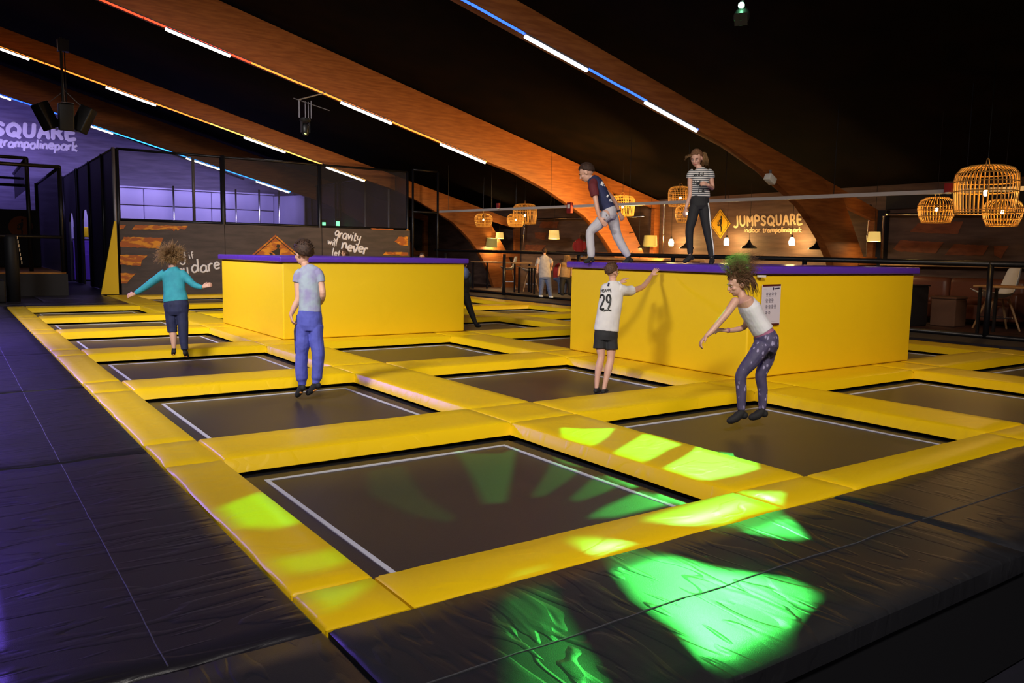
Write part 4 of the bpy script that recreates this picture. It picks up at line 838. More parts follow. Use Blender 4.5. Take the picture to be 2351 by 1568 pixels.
FH = V((FW.x, FW.y, 0)).normalized(); ZU = V((0, 0, 1))
class Fig:
    def __init__(s, label, D, base, cat='person', vox=.006, group=None):
        s.D = D; s.k = D/FPX; s.vox = vox
        b0 = s.p(*base); s.t = thing('person', label, cat, b0, group); s.body = MB()
    def p(s, x, y, dz=0.): return atd(x, y, s.D+dz)
    def pts(s, q): return [s.p(a[0], a[1], a[2] if len(a) > 3 else 0.) for a in q], [a[-1]*s.k for a in q]
    def limb(s, bm, q, n=14, ends=True):
        P_, R_ = s.pts(q)
        # resample smoothly
        PP, RR = [], []
        for i in range(len(P_)-1):
            p0, p1, p2, p3 = P_[max(i-1, 0)], P_[i], P_[i+1], P_[min(i+2, len(P_)-1)]
            for j in range(4):
                t = j/4; PP.append(.5*((2*p1)+(p2-p0)*t+(2*p0-5*p1+4*p2-p3)*t*t+(3*p1-p0-3*p2+p3)*t**3)); RR.append(R_[i]+(R_[i+1]-R_[i])*(t*t*(3-2*t)*.5+t*.5))
        PP.append(P_[-1]); RR.append(R_[-1]); bm.tube(PP, RR, n)
        if ends: bm.ell(PP[0], RR[0], n=n, h=8); bm.ell(PP[-1], RR[-1], n=n, h=8)
    def torso(s, bm, q, n=22):
        # (x, y, dz, a, b)
        P_ = [s.p(a[0], a[1], a[2]) for a in q]; bm.tube(P_, [a[3]*s.k for a in q], n, rb=[a[4]*s.k for a in q], ax=RT)
    def finish(s, bm, name, material, vox=None, smooth=3, fold=0., broad=0., parent=None):
        o = bm.build(name, material, parent or s.t, smooth=True)
        if parent is not None: o.location = (0, 0, 0)
        r = o.modifiers.new('remesh', 'REMESH'); r.mode = 'VOXEL'; r.voxel_size = vox or s.vox; r.use_smooth_shade = True
        if smooth: q = o.modifiers.new('smooth', 'SMOOTH'); q.factor = .6; q.iterations = smooth
        if broad: d = o.modifiers.new('broad', 'DISPLACE'); d.texture = tx2; d.strength = broad; d.mid_level = .5; d.texture_coords = 'GLOBAL'
        if fold: d = o.modifiers.new('folds', 'DISPLACE'); d.texture = tx; d.strength = fold; d.mid_level = .5; d.texture_coords = 'GLOBAL'
        return o
    def hand(s, wrist, tip, normal, side=1, curl=.5, spread=.12, L_=.155):
        """five fingered hand from wrist towards tip; normal = back of the hand; side: thumb on +/- lateral"""
        w = V(wrist); d = (V(tip)-w).normalized(); nrm = V(normal); nrm = (nrm-d*nrm.dot(d)).normalized(); la = d.cross(nrm).normalized()*side; b = s.body; pl = L_*.52
        b.tube([w-d*.01, w+d*pl*.35, w+d*pl*.8, w+d*pl], [.020, .027, .033, .031], 12, rb=[.016, .013, .012, .011], ax=la); b.ell(w+d*pl, (.012, .012, .012), n=8, h=6)
        for i, (o_, ln) in enumerate(((.0265, .86), (.009, 1.), (-.0085, .94), (-.0255, .74))):
            q = w+d*pl*.96+la*o_; f = L_*.48*ln; a = (1.5-i)*spread*.5; dd = (d*cos(a)+la*sin(a)).normalized(); ch = [q]; c_ = 0
            for j, fr_ in enumerate((.42, .32, .26)):
                c_ += curl*(.55 if j == 0 else .75); ch.append(ch[-1]+(dd*cos(c_)-nrm*sin(c_))*f*fr_)
            b.tube(ch, [.0085, .008, .0072, .006], 8); b.ell(ch[-1], .0062, n=8, h=6); b.ell(ch[1], .0086, n=8, h=6)
        q = w+d*pl*.22+la*.020; t1 = q+(d*.72+la*.62-nrm*.2).normalized()*L_*.24; t2 = t1+(d*.9+la*.25-nrm*.35).normalized()*L_*.18
        b.tube([q, t1, t2], [.012, .0095, .0068], 8); b.ell(t2, .007, n=8, h=6); b.ell(t1, .0096, n=8, h=6)
    def head(s, c, h, f, up=ZU, face=True):
        """c = head centre (photo x,y,dz), h = skull height in photo px, f = facing direction"""
        C_ = s.p(*c); f = V(f).normalized(); up = (V(up)-f*V(up).dot(f)).normalized(); r = f.cross(up); q = h*s.k/.225
        M = Matrix((r, f, up)).transposed().to_4x4(); s.hM = M; s.hC = C_; s.hq = q
        T = lambda x, y, z: C_+(r*x+f*y+up*z)*q
        b = s.body
        b.ell(T(0, -.012, .022), (.073*q, .090*q, .088*q), M, 20, 14); b.ell(T(0, .022, -.040), (.056*q, .062*q, .072*q), M, 18, 12)
        b.ell(T(0, .052, -.082), (.026*q, .024*q, .022*q), M, 12, 8); b.ell(T(0, .070, .018), (.045*q, .02*q, .014*q), M, 12, 8)
        b.tube([T(0, .082, .006), T(0, .101, -.024)], [.008*q, .0125*q], 8); b.ell(T(0, .098, -.026), .0135*q, n=10, h=8)
        for x in (-1, 1):
            b.ell(T(x*.074, -.010, -.008), (.010*q, .022*q, .032*q), M, 10, 8); b.ell(T(x*.038, .055, -.025), (.02*q, .022*q, .02*q), M, 10, 8)
        b.ell(T(0, .079, -.056), (.024*q, .012*q, .010*q), M, 10, 8)
        if face:
            for x in (-1, 1):
                e = MB(); e.ell(T(x*.030, .075, -.002), (.011*q, .008*q, .0048*q), M, 12, 8); o = e.build('eye', 'eye_white', s.t, smooth=True)
                e = MB(); e.ell(T(x*.030, .0815, -.002), (.0048*q, .003*q, .0046*q), M, 10, 6); o2 = e.build('iris', 'iris', o, smooth=True); o2.location = (0, 0, 0)
                e = MB(); e.tube([T(x*.016, .088, .018), T(x*.032, .087, .023), T(x*.047, .076, .018)], .0032*q, 6); e.build('eyebrow', 'hair_brown', s.t)
            e = MB(); e.ell(T(0, .092, -.056), (.019*q, .006*q, .0065*q), M, 12, 8); e.build('mouth', 'lips', s.t, smooth=True)
    def T(s, x, y, z): return s.hC+s.hM.to_3x3()@V((x, y, z))*s.hq
    def hair_cap(s, material, thick=1.09, front=.28, low=-.35, rough=.05, spikes=0, nm='hair'):
        b = MB(); n, h = 40, 26; R_ = (.077, .096, .094); vs = []; keep = []
        for i in range(h+1):
            t = pi*i/h
            for j in range(n):
                d = V((sin(t)*cos(2*pi*j/n), sin(t)*sin(2*pi*j/n), cos(t))); nn_ = noise.noise(d*5+V((s.D, 0, 0)))*.7+noise.noise(d*13)*.5
                k = thick*(1+rough*nn_); side = d.z > low-.42+(d.y+1)*.70+.04*noise.noise(d*9) and not (d.y > front and d.z < .46+.12*noise.noise(d*4))
                keep.append(side); k = k if side else .90; vs.append(s.T(R_[0]*d.x*k, -.012+R_[1]*d.y*k, .022+R_[2]*d.z*k))
        fs = [(i*n+j, i*n+(j+1) % n, (i+1)*n+(j+1) % n, (i+1)*n+j) for i in range(h) for j in range(n)]
        b.add(vs, fs)
        for _ in range(spikes):
            a = random.uniform(0, 2*pi); t = abs(random.gauss(0, .7)); d = V((sin(t)*cos(a), sin(t)*sin(a), cos(t)))
            if d.y > front and d.z < .5: continue
            p0 = s.T(R_[0]*d.x, -.012+R_[1]*d.y, .022+R_[2]*d.z); fl = (s.hM.to_3x3()@(d+V((random.uniform(-.4, .4), random.uniform(-.5, .3), -.3)))).normalized()
            b.tube([p0, p0+fl*.022*s.hq, p0+fl*.034*s.hq], [.006, .004, .001], 4)
        return b.build(nm, material, s.t, smooth=True)
    def strands(s, material, n, fn, r=.0035, nm='loose_hair'):
        """fn(direction on the scalp, i) -> list of world offsets from the root"""
        b = MB(); R_ = (.077, .096, .094)
        for i in range(n):
            while True:
                d = V((random.gauss(0, 1), random.gauss(0, 1), random.gauss(0, 1))).normalized()
                if d.z > -.25 and not (d.y > .35 and d.z < .5): break
            p0 = s.T(R_[0]*d.x, -.012+R_[1]*d.y, .022+R_[2]*d.z); off = fn(s.hM.to_3x3()@d, i); k = len(off)
            b.tube([p0]+[p0+o for o in off], [r*(1-.75*j/k) for j in range(k+1)], 4)
        return b.build(nm, material, s.t, smooth=True)
    def foot(s, ankle, heel, toe, r=1., sole=True, body=False, L3=None):
        A, H_, T_ = s.p(*ankle), s.p(*heel), s.p(*toe); b = MB(); k = r
        mid = H_.lerp(T_, .55)+ (A-H_)*.22
        b.tube([A+(A-H_).normalized()*.03, A, A.lerp(mid, .5), mid, T_.lerp(mid, .2), T_], [.034*k, .034*k, .040*k, .038*k, .032*k, .016*k], 12); b.ell(H_+(A-H_)*.35, .033*k, n=12, h=8); b.ell(T_.lerp(mid, .12), .026*k, n=10, h=8)
        o = s.finish(b, 'sock', 'sock_black', .006, 2)
        if sole:
            e = MB(); dn = (H_+T_-2*A).normalized(); side = (T_-H_).cross(dn).normalized()
            e.tube([H_.lerp(T_, .25)+dn*.012, H_.lerp(T_, .85)+dn*.004], [.018, .012], 8, rb=[.008, .006], ax=side); q = e.build('grip_sole', 'sole_orange', s.t, smooth=True)
        s.body.tube([A+(A-H_).normalized()*.05, A, H_.lerp(T_, .3)], .024*k, 10); return o
def strap_mesh(fig, name, c, r, material, axis=None):
    b = MB(); n = 20; p = fig.p(*c); ax_ = V(axis).normalized(); u = ax_.orthogonal().normalized(); v = ax_.cross(u)
    b.tube([p-ax_*.008, p+ax_*.008], r, 16); return b.build(name, material, fig.t, smooth=True)
def project_on(obj, fn):
    pass
from mathutils.bvhtree import BVHTree
def surface_plane(obj, off=.002):
    """returns plane(px,py) that finds the garment's own surface"""
    dg = bpy.context.evaluated_depsgraph_get(); dg.update(); ev = obj.evaluated_get(dg); me = ev.to_mesh(); M = obj.matrix_world if obj.parent is None else Matrix.Translation(obj.parent.location+obj.location)
    bv = BVHTree.FromPolygons([M@v.co for v in me.vertices], [tuple(p.vertices) for p in me.polygons]); ev.to_mesh_clear()
    def f(x, y):
        d = ray(x, y).normalized(); h = bv.ray_cast(CAM, d)
        return None if h[0] is None else h[0]-d*off
    return f

# --- girl in turquoise, jumping with spread arms, back to the camera
A = Fig('girl in turquoise sweater and navy trousers jumping with arms spread, back turned, at left', 11.15, (412, 835))
A.torso(A.body, [(396, 606, 0, 8, 8), (397, 618, 0, 9, 9), (398, 628, 0, 20, 11), (400, 650, 0, 19, 12), (402, 680, 0, 20, 13), (404, 702, 0, 22, 15), (404, 715, 0, 18, 13)])
A.limb(A.body, [(376, 629, 7), (357, 641, 6.5), (338, 656, 5.5), (322, 667, 4.6), (310, 674, 3.8)]); A.limb(A.body, [(422, 630, 7), (434, 643, 6), (444, 653, 5.2), (456, 658, 4.4), (466, 659, 3.6)])
A.hand(A.p(309, 675), A.p(297, 678), -FW+ZU*.4, 1, .7); A.hand(A.p(465, 659), A.p(476, 655), -FW+ZU*.3, -1, .7)
A.limb(A.body, [(392, 704, 13), (394, 730, 10.5), (395, 752, 8.2), (398, 772, 8.0), (399.5, 798, 4.6)]); A.limb(A.body, [(417, 704, 13), (419, 730, 10.5), (420, 756, 8.2), (422, 780, 7.6), (424, 802, 4.6)])
A.head((394, 597, 0), 36, FH*1+RT*-.1, ZU, face=False)
A.finish(A.body, 'body', 'skin', .0055)
A.foot((399.5, 800), (401, 812, -.02), (397, 813, .08), .8); A.foot((424, 803), (425, 815, -.02), (431, 820, .07), .85)
b = MB(); A.torso(b, [(397, 614, 0, 11, 10), (398, 619, 0, 15, 12), (398, 626, 0, 26, 14), (399, 645, 0, 25.5, 16), (401, 668, 0, 25, 17), (403, 684, 0, 28, 19), (404, 692, 0, 28.5, 19)])
A.limb(b, [(380, 627, 11), (374, 631, 10.5), (357, 642, 9.5), (338, 656, 8), (322, 667, 6.6), (311, 673.5, 5.4)], ends=False); A.limb(b, [(416, 627, 10), (422, 631, 9.6), (434, 644, 8.5), (444, 653, 7.4), (456, 658, 6), (465, 659, 5)], ends=False)
A.finish(b, 'sweater', 'teal_knit', .0065, 3, .006, .010)
b = MB(); A.torso(b, [(404, 688, 0, 26, 18), (405, 700, 0, 28.5, 20), (405, 716, 0, 27, 19), (405, 724, 0, 24, 15)])
A.limb(b, [(393, 712, 15), (394, 735, 13), (395, 752, 11.2), (396, 763, 11)], ends=False); A.limb(b, [(417, 712, 15), (419, 735, 12.5), (420.5, 756, 11.4), (422, 780, 9.6), (424, 803, 8)], ends=False)
A.finish(b, 'trousers', 'navy_deep', .0065, 3, .006, .010)
A.hair_cap('hair_light', 1.16, .3, -.5, .10)
A.strands('hair_light', 460, lambda d, i: [d*.05+ZU*.015, d*.09+ZU*(.01+random.uniform(-.02, .03)), d*(.11+random.uniform(0, .06))+ZU*random.uniform(-.06, .03)+RT*random.uniform(-.03, .03)], .0045)
A.strands('hair_light', 90, lambda d, i: [d*.04-ZU*.02, d*.06-ZU*.06, d*.05-ZU*(.09+random.uniform(0, .03))], .0045)

# --- boy in grey shirt and blue joggers, mid-jump
B = Fig('boy in grey t-shirt and blue jogging trousers jumping on the second left trampoline', 8.56, (705, 917))
B.torso(B.body, [(700, 603, 0, 9, 9), (702, 613, 0, 9.5, 9), (706, 624, 0, 22, 12), (709, 650, 0, 19, 14), (711, 690, 0, 20, 15), (711, 725, 0, 21, 15), (711, 742, 0, 19, 13)])
B.limb(B.body, [(686, 630, 9), (684, 652, 8.6), (685, 684, 7.4), (677, 703, 6.8), (668, 722, 4.8)]); B.limb(B.body, [(732, 630, 9), (738, 655, 7.8), (741, 678, 7), (736, 694, .12, 6), (728, 700, .24, 5)])
B.hand(B.p(667, 722), B.p(672, 742), -RT-FW*.5, 1, .75, .08, .15); B.hand(B.p(728, 700, .24), B.p(722, 712, .30), RT, 1, .6)
B.limb(B.body, [(699, 745, 12), (694, 790, 11), (693, 820, 9), (693, 850, 8.5), (694, 880, 5.5)]); B.limb(B.body, [(723, 745, 12), (728, 790, 11), (730, 820, 9), (728, 852, 8.5), (726, 876, 5.5)])
B.head((696, 582, 0), 53, FH*.62-RT*.75-ZU*.22, ZU, face=True)
B.finish(B.body, 'body', 'skin', .0055)
B.foot((694, 883), (697, 894, -.03), (681, 909, .06), .95); B.foot((726, 879), (734, 889, -.03), (705, 904, .05), .95)
b = MB(); B.torso(b, [(702, 610, 0, 11.5, 11), (704, 615, 0, 18, 12), (707, 622, 0, 26.5, 14), (710, 640, 0, 25, 17), (711, 670, 0, 24, 18), (711, 700, 0, 25, 19), (712, 718, 0, 26.5, 20)])
B.limb(b, [(693, 625, 12), (686, 632, 12), (682, 649, 11.5)], ends=False); B.limb(b, [(727, 625, 11), (733, 632, 11), (737, 648, 10)], ends=False)
sh = B.finish(b, 't_shirt', 'heather_tee', .0065, 3, .006, .012)
b = MB(); B.torso(b, [(712, 714, 0, 26, 20), (711, 728, 0, 29, 22), (711, 748, 0, 29, 22), (711, 760, 0, 26, 18)])
B.limb(b, [(698, 748, 18), (695, 790, 16.5), (693, 815, 14.5), (692, 845, 14), (693, 868, 13.5), (694, 877, 10), (694, 885, 9)], ends=False); B.limb(b, [(725, 748, 17), (728, 790, 15.5), (730, 815, 14.5), (729, 845, 13.5), (727, 866, 13), (726, 874, 9.5), (725, 882, 9)], ends=False)
B.finish(b, 'jogging_trousers', 'blue_jogger', .0065, 3, .010, .016)
b = MB(); b.tube([B.p(687, 724, .03), B.p(682, 760, .03), B.p(682, 812, .03)], [.022, .026, .018], 8, rb=[.06, .07, .05]); B.finish(b, 'dark_side_panel', 'navy_deep', .0065, 2)
B.hair_cap('hair_dark', 1.19, .30, -.46, .09, 260)

# --- boy in white shirt 29 leaning on the right box
Cc = Fig('boy in white shirt number 29 and black shorts reaching up to the right box', 9.80, (1384, 903))
Cc.torso(Cc.body, [(1407, 640, 0, 8, 8), (1408, 650, 0, 8.5, 8), (1408, 660, 0, 19, 11), (1404, 690, 0, 20, 14), (1396, 730, 0, 21, 15), (1392, 765, 0, 22, 16), (1391, 778, 0, 20, 14)])
Cc.limb(Cc.body, [(1430, 666, .02, 8.5), (1450, 667, .10, 8), (1473, 660, .30, 6.6), (1486, 647, .48, 6), (1496, 632, .66, 4.2)]); Cc.limb(Cc.body, [(1390, 664, .05, 8), (1396, 680, .22, 7), (1410, 668, .34, 6), (1422, 650, .38, 4.2)])
Cc.hand(Cc.p(1496, 632, .66), Cc.p(1512, 612, .74), -FW*.8-RT*.5, 1, .14, .20, .165); Cc.hand(Cc.p(1422, 650, .38), Cc.p(1442, 634, .46), -FW*.5-RT*.6+ZU*.3, 1, .22, .12, .16)
Cc.limb(Cc.body, [(1379, 775, 13), (1379, 800, 10.5), (1380, 820, 8), (1375, 843, 8.8), (1371, 870, 6), (1369.5, 892, 4.4)]); Cc.limb(Cc.body, [(1402, 775, 13), (1403, 802, 11), (1402, 824, 8.4), (1397, 847, 9), (1391, 873, 6.2), (1386.5, 894, 4.6)])
Cc.head((1405, 624, 0), 38.5, FH*.62+RT*.72-ZU*.12, ZU, face=True)
Cc.finish(Cc.body, 'body', 'skin', .0048)
Cc.foot((1369.5, 892), (1366, 900, -.05), (1379, 899, .10), .85, False); Cc.foot((1386.5, 894), (1384, 902, -.05), (1398, 900, .10), .85, False)
b = MB(); Cc.torso(b, [(1408, 645, 0, 10, 10), (1408, 650, 0, 15, 11), (1407, 658, 0, 25.5, 13), (1404, 680, 0, 27, 17), (1399, 710, 0, 27.5, 18), (1394, 740, 0, 28, 19), (1392, 760, 0, 28.5, 19)])
Cc.limb(b, [(1420, 663, 13), (1431, 667, .02, 12.5), (1443, 668, .08, 12), (1453, 666, .12, 11)], ends=False); Cc.limb(b, [(1394, 660, 12), (1389, 668, .06, 11.5), (1392, 680, .16, 10)], ends=False)
sh = Cc.finish(b, 'football_shirt', 'white_jersey', .0065, 3, .006, .012)
b = MB(); Cc.torso(b, [(1392, 754, 0, 26, 18), (1391, 770, 0, 28, 19), (1390, 782, 0, 27, 18)]); Cc.limb(b, [(1378, 776, 14.5), (1377, 800, 16)], ends=False); Cc.limb(b, [(1403, 776, 14.5), (1404, 803, 15.5)], ends=False)
Cc.finish(b, 'shorts', 'black_cloth', .0065, 2, .006, .010)
Cc.hair_cap('hair_brown', 1.10, .30, -.40, .05, 40)
pl = surface_plane(sh, .004)
handwrite('29', (1377, 709), (1407, 709), 19.5, pl, .0115, 'shirt_number', 'sign_black', Cc.t, 0)
handwrite('MBAPPE', (1380, 671), (1405, 669.5), 4.0, pl, .0032, 'shirt_name', 'sign_black', Cc.t, 0)
handwrite('nunnu', (1380, 714.5), (1404, 713.5), 3.0, pl, .006, 'shirt_small_print', 'sign_black', Cc.t, 0)
b = MB(); b.tube([p for p in (pl(1398, 650), pl(1396, 657)) if p], .012, 6); b.build('collar_stripe', 'navy_deep', Cc.t)
b = MB(); q = [Cc.T(-.034+.014*cos(a), .092, .0+.012*sin(a)) for a in [pi*j/6 for j in range(13)]]; b.tube(q, .0022, 4); q = [Cc.T(.034+.014*cos(a), .092, .0+.012*sin(a)) for a in [pi*j/6 for j in range(13)]]; b.tube(q, .0022, 4)
for x in (-1, 1): b.tube([Cc.T(x*.05, .09, .002), Cc.T(x*.078, .06, .006), Cc.T(x*.08, -.01, .002)], .0024, 4)
b.build('glasses', 'glasses_frame', Cc.t)
b = MB(); q = [Cc.T(x, y, -.0) for x, y in ((0, 0),)]; ws = Cc.p(1419.5, 653, .375); b.tube([ws, Cc.p(1422.5, 649.5, .385)], .030, 12); b.build('wristband', 'band_white', Cc.t, smooth=True)

# --- girl in white top landing on the front trampoline of the second column
Dg = Fig('girl in white sleeveless top and feather print leggings jumping, hair flying, at right front', 7.38, (1715, 988))
Dg.torso(Dg.body, [(1700, 668, 0, 9, 9), (1704, 680, 0, 10, 10), (1709, 690, 0, 19, 34), (1721, 712, 0, 20, 30), (1738, 742, 0, 19, 27), (1754, 772, 0, 20, 28), (1760, 786, 0, 18, 26)])
Dg.limb(Dg.body, [(1688, 692, -.12, 10), (1668, 720, -.15, 8.6), (1646, 746, -.16, 7.2), (1634, 760, -.17, 6.6), (1622, 771, -.18, 4.9)]); Dg.limb(Dg.body, [(1716, 694, .13, 9.5), (1716, 722, .18, 8), (1711, 748, .17, 7), (1690, 757, .14, 6.4), (1666, 759, .10, 4.8)])
Dg.hand(Dg.p(1623, 770, -.18), Dg.p(1611, 783, -.18), -RT+ZU*.6, -1, .75, .1, .15); Dg.hand(Dg.p(1667, 759, .10), Dg.p(1646, 757, .08), ZU-FW*.4, 1, .6, .1, .15)
Dg.limb(Dg.body, [(1755, 790, -.07, 14), (1729, 826, -.09, 13.5), (1702, 861, -.08, 11), (1702, 895, -.07, 10), (1702, 940, -.07, 6)]); Dg.limb(Dg.body, [(1764, 790, .08, 14), (1760, 828, .09, 13), (1747, 862, .10, 11), (1751, 898, .12, 9.5), (1750, 938, .12, 6)])
Dg.head((1693, 652, 0), 54, -RT*.95-FH*.12-ZU*.30, ZU, face=True)
Dg.finish(Dg.body, 'body', 'skin', .005)
Dg.foot((1703, 946, -.07), (1712, 957, -.07), (1673, 967, -.09), 1.05); Dg.foot((1750, 943, .12), (1758, 953, .12), (1723, 959, .10), 1.05)
b = MB(); Dg.torso(b, [(1707, 684, 0, 11, 14), (1712, 692, 0, 20, 28), (1721, 708, 0, 24, 34), (1733, 730, 0, 23, 32), (1746, 752, 0, 24, 33), (1752, 761, 0, 24.5, 34)])
Dg.finish(b, 'sleeveless_top', 'white_tank', .006, 3, .006, .010)
b = MB(); Dg.torso(b, [(1748, 757, 0, 21, 31), (1755, 769, 0, 24, 34)]); Dg.finish(b, 'waistband', 'pink_band', .006, 2)
b = MB(); Dg.torso(b, [(1754, 766, 0, 24.5, 34.5), (1759, 778, 0, 27, 37), (1760, 795, 0, 26, 36), (1756, 806, 0, 22, 28)])
Dg.limb(b, [(1751, 792, -.07, 21), (1728, 826, -.09, 17.5), (1702, 860, -.08, 13.2), (1702, 895, -.07, 12), (1702, 942, -.07, 8.6)], ends=False); Dg.limb(b, [(1767, 792, .08, 20), (1760, 828, .09, 16), (1747, 861, .10, 13), (1751, 897, .12, 11.5), (1750, 940, .12, 8.4)], ends=False)
Dg.finish(b, 'leggings', 'feather_print', .006, 3, .004)
Dg.hair_cap('hair_mid', 1.10, .34, -.5, .06)
Dg.strands('hair_mid', 420, lambda d, i: [d*.02+ZU*.03, d*.04+ZU*(.065+random.uniform(-.02, .02))+RT*random.uniform(-.04, .03), d*.05+ZU*(.095+random.uniform(-.03, .03))+RT*random.uniform(-.06, .08)+FW*random.uniform(-.03, .03), d*.06+ZU*(.10+random.uniform(-.06, .06))+RT*random.uniform(-.05, .14)], .0026)
Dg.strands('hair_mid', 170, lambda d, i: [d*.03+RT*.04-ZU*.02, RT*(.07+random.uniform(0, .03))-ZU*.06, RT*(.09+random.uniform(0, .03))-ZU*(.12+random.uniform(0, .03))], .0035)
b = MB(); b.tube([Dg.p(1670, 758.5, .10), Dg.p(1673, 758.5, .105)], .024, 12); b.build('wristband', 'pink_band', Dg.t, smooth=True)

# --- boy striding on the right box
E_ = Fig('boy in navy and maroon football shirt and pale trousers striding on the right box', 11.75, (1395, 603))
E_.torso(E_.body, [(1352, 404, 0, 7, 7), (1357, 410, 0, 7.5, 7.5), (1364, 417, 0, 12, 17), (1376, 440, 0, 13, 17), (1389, 466, 0, 13, 15), (1397, 482, 0, 15, 17), (1399, 490, 0, 14, 15)])
E_.limb(E_.body, [(1362, 421, -.12, 7), (1366, 448, -.16, 6.2), (1369.5, 470, -.18, 5.4), (1373, 487, -.18, 5), (1377, 501, -.18, 3.6)]); E_.limb(E_.body, [(1377, 423, .14, 6.5), (1396, 445, .18, 6), (1411, 462, .2, 5.2), (1421, 486, .2, 3.6)])
E_.hand(E_.p(1377, 501, -.18), E_.p(1387, 513, -.2), -FW*.8-RT*.5, -1, .3, .15, .16); E_.hand(E_.p(1421, 486, .2), E_.p(1429, 501, .2), -FW+RT*.3, 1, .45, .12, .16)
E_.limb(E_.body, [(1391, 492, -.08, 11), (1370, 516, -.1, 9), (1355, 533, -.1, 7), (1356, 560, -.1, 6), (1357, 590, -.1, 4)]); E_.limb(E_.body, [(1405, 494, .08, 11), (1413, 528, .1, 9), (1423, 555, .1, 7), (1443, 590, .1, 4)])
E_.head((1346.5, 396, 0), 42, -RT*.80+FH*.30-ZU*.48, ZU, face=True)
E_.finish(E_.body, 'body', 'skin', .0055)
E_.foot((1358, 592, -.1), (1363, 599, -.1), (1342, 601, -.12), .95); E_.foot((1444, 593, .1), (1452, 601, .1), (1430, 604, .08), 1.0)
b = MB(); E_.torso(b, [(1357, 408, 0, 10, 10), (1360, 412, 0, 14, 15), (1366, 420, 0, 17, 21), (1374, 435, 0, 17.5, 22), (1384, 455, 0, 17, 21), (1393, 474, 0, 17, 20), (1397, 481, 0, 17.5, 20)])
jr = E_.finish(b, 'football_shirt', 'navy_jersey', .0065, 3, .006, .012)
b = MB(); E_.limb(b, [(1364, 417, -.07, 10), (1361, 428, -.13, 11), (1364, 440, -.15, 10.5), (1366, 451, -.16, 9.8)], ends=False); b.ell(E_.p(1363, 420, -.10), .062)
E_.finish(b, 'maroon_sleeve', 'maroon_jersey', .0065, 3, .005)
b = MB(); E_.limb(b, [(1374, 419, .08, 9), (1380, 428, .16, 9), (1391, 442, .18, 8)], ends=False); E_.finish(b, 'maroon_sleeve', 'maroon_jersey', .0065, 3, .005)
b = MB(); E_.torso(b, [(1395, 475, 0, 16, 19), (1398, 485, 0, 18, 21), (1399, 496, 0, 17.5, 20), (1398, 503, 0, 13, 15)])
E_.limb(b, [(1392, 494, -.07, 14), (1371, 517, -.1, 12.5), (1355, 533, -.1, 10.2), (1356, 560, -.1, 9), (1357, 582, -.1, 8.6), (1357, 591, -.1, 6.5)], ends=False); E_.limb(b, [(1405, 496, .07, 14), (1413, 528, .1, 12), (1423, 555, .1, 10.4), (1436, 577, .1, 9.4), (1443, 589, .1, 7)], ends=False)
tr_ = E_.finish(b, 'sweatpants', 'pale_sweat', .0065, 3, .008, .016)
E_.hair_cap('hair_dark', 1.08, .30, -.38, .03, 0)
pj = surface_plane(jr, .004); handwrite('NEY', (1379, 424), (1390, 428), 4.6, pj, .0065, 'shirt_name', 'white_paint', E_.t, 0); handwrite('1', (1388, 450), (1400, 455), 13, pj, .014, 'shirt_number', 'white_paint', E_.t, 0); handwrite('oo', (1399, 461), (1407, 464), 4, pj, .006, 'shirt_small_print', 'white_paint', E_.t, 0)
pt = surface_plane(tr_, .003); b = MB(); q = [p for p in (pt(1390.5, 485), pt(1392, 494), pt(1395, 508)) if p]; b.tube(q, .006, 5) if len(q) > 1 else None; b.build('black_zip', 'black_cloth', E_.t)
b = MB(); b.tube([E_.p(1419.6, 482.5, .2), E_.p(1421, 486, .2)], .031, 12); b.build('wristwatch', 'watch', E_.t, smooth=True)

# --- girl in striped shirt on the right box
F_ = Fig('girl in striped t-shirt and black trousers with white side stripe on the right box', 11.35, (1606, 605))
F_.torso(F_.body, [(1603, 380, 0, 6.5, 6.5), (1606, 388, 0, 7, 7), (1608, 396, 0, 18, 9), (1609, 415, 0, 15, 11), (1608, 436, 0, 14.5, 11), (1606, 458, 0, 18, 14), (1606, 470, 0, 17, 13)])
F_.limb(F_.body, [(1630, 397, 6.4), (1633, 412, 5.6), (1635.5, 431, 5), (1631, 428, -.12, 4.6), (1626, 425, -.20, 3.8)]); F_.limb(F_.body, [(1586, 399, 6.4), (1584, 420, 5.6), (1585, 444, 5), (1580, 462, 4.4), (1575, 477, 3.4)])
F_.hand(F_.p(1626, 425, -.20), F_.p(1616, 421, -.24), -FW+ZU*.5, 1, .9, .08, .15); F_.hand(F_.p(1575, 477), F_.p(1570, 491), -RT-FW*.4, -1, .7, .1, .15)
F_.limb(F_.body, [(1596, 470, 11), (1589, 500, 9.5), (1583.5, 530, 7), (1584, 556, 6), (1585, 584, 3.8)]); F_.limb(F_.body, [(1616, 470, 11), (1619, 500, 9.5), (1623, 530, 7.4), (1629, 560, 6), (1634, 592, 3.8)])
F_.head((1599, 363, 0), 38, -FH*.78-RT*.46-ZU*.36, ZU, face=True)
F_.finish(F_.body, 'body', 'skin', .005)
F_.foot((1586, 588), (1591, 594, .03), (1570, 601, -.05), .95); F_.foot((1635, 594), (1637, 601, .05), (1632, 605, -.12), .95)
b = MB(); F_.torso(b, [(1606, 386, 0, 9, 9), (1607, 390, 0, 15, 10), (1608, 396, 0, 21.5, 12), (1609, 410, 0, 20, 14), (1608, 430, 0, 19.5, 14), (1608, 446, 0, 21.5, 16), (1608, 454, 0, 22, 16)])
F_.limb(b, [(1624, 395, 9.5), (1631, 399, 9), (1634, 410, 8.2)], ends=False); F_.limb(b, [(1592, 396, 9), (1586, 400, 8.6), (1582, 410, 7.6)], ends=False)
sf = F_.finish(b, 'striped_t_shirt', 'striped_cotton', .006, 3, .005, .010)
b = MB(); F_.torso(b, [(1607, 448, 0, 19.5, 15), (1606, 460, 0, 22, 17), (1606, 474, 0, 21.5, 16), (1606, 482, 0, 17, 12)])
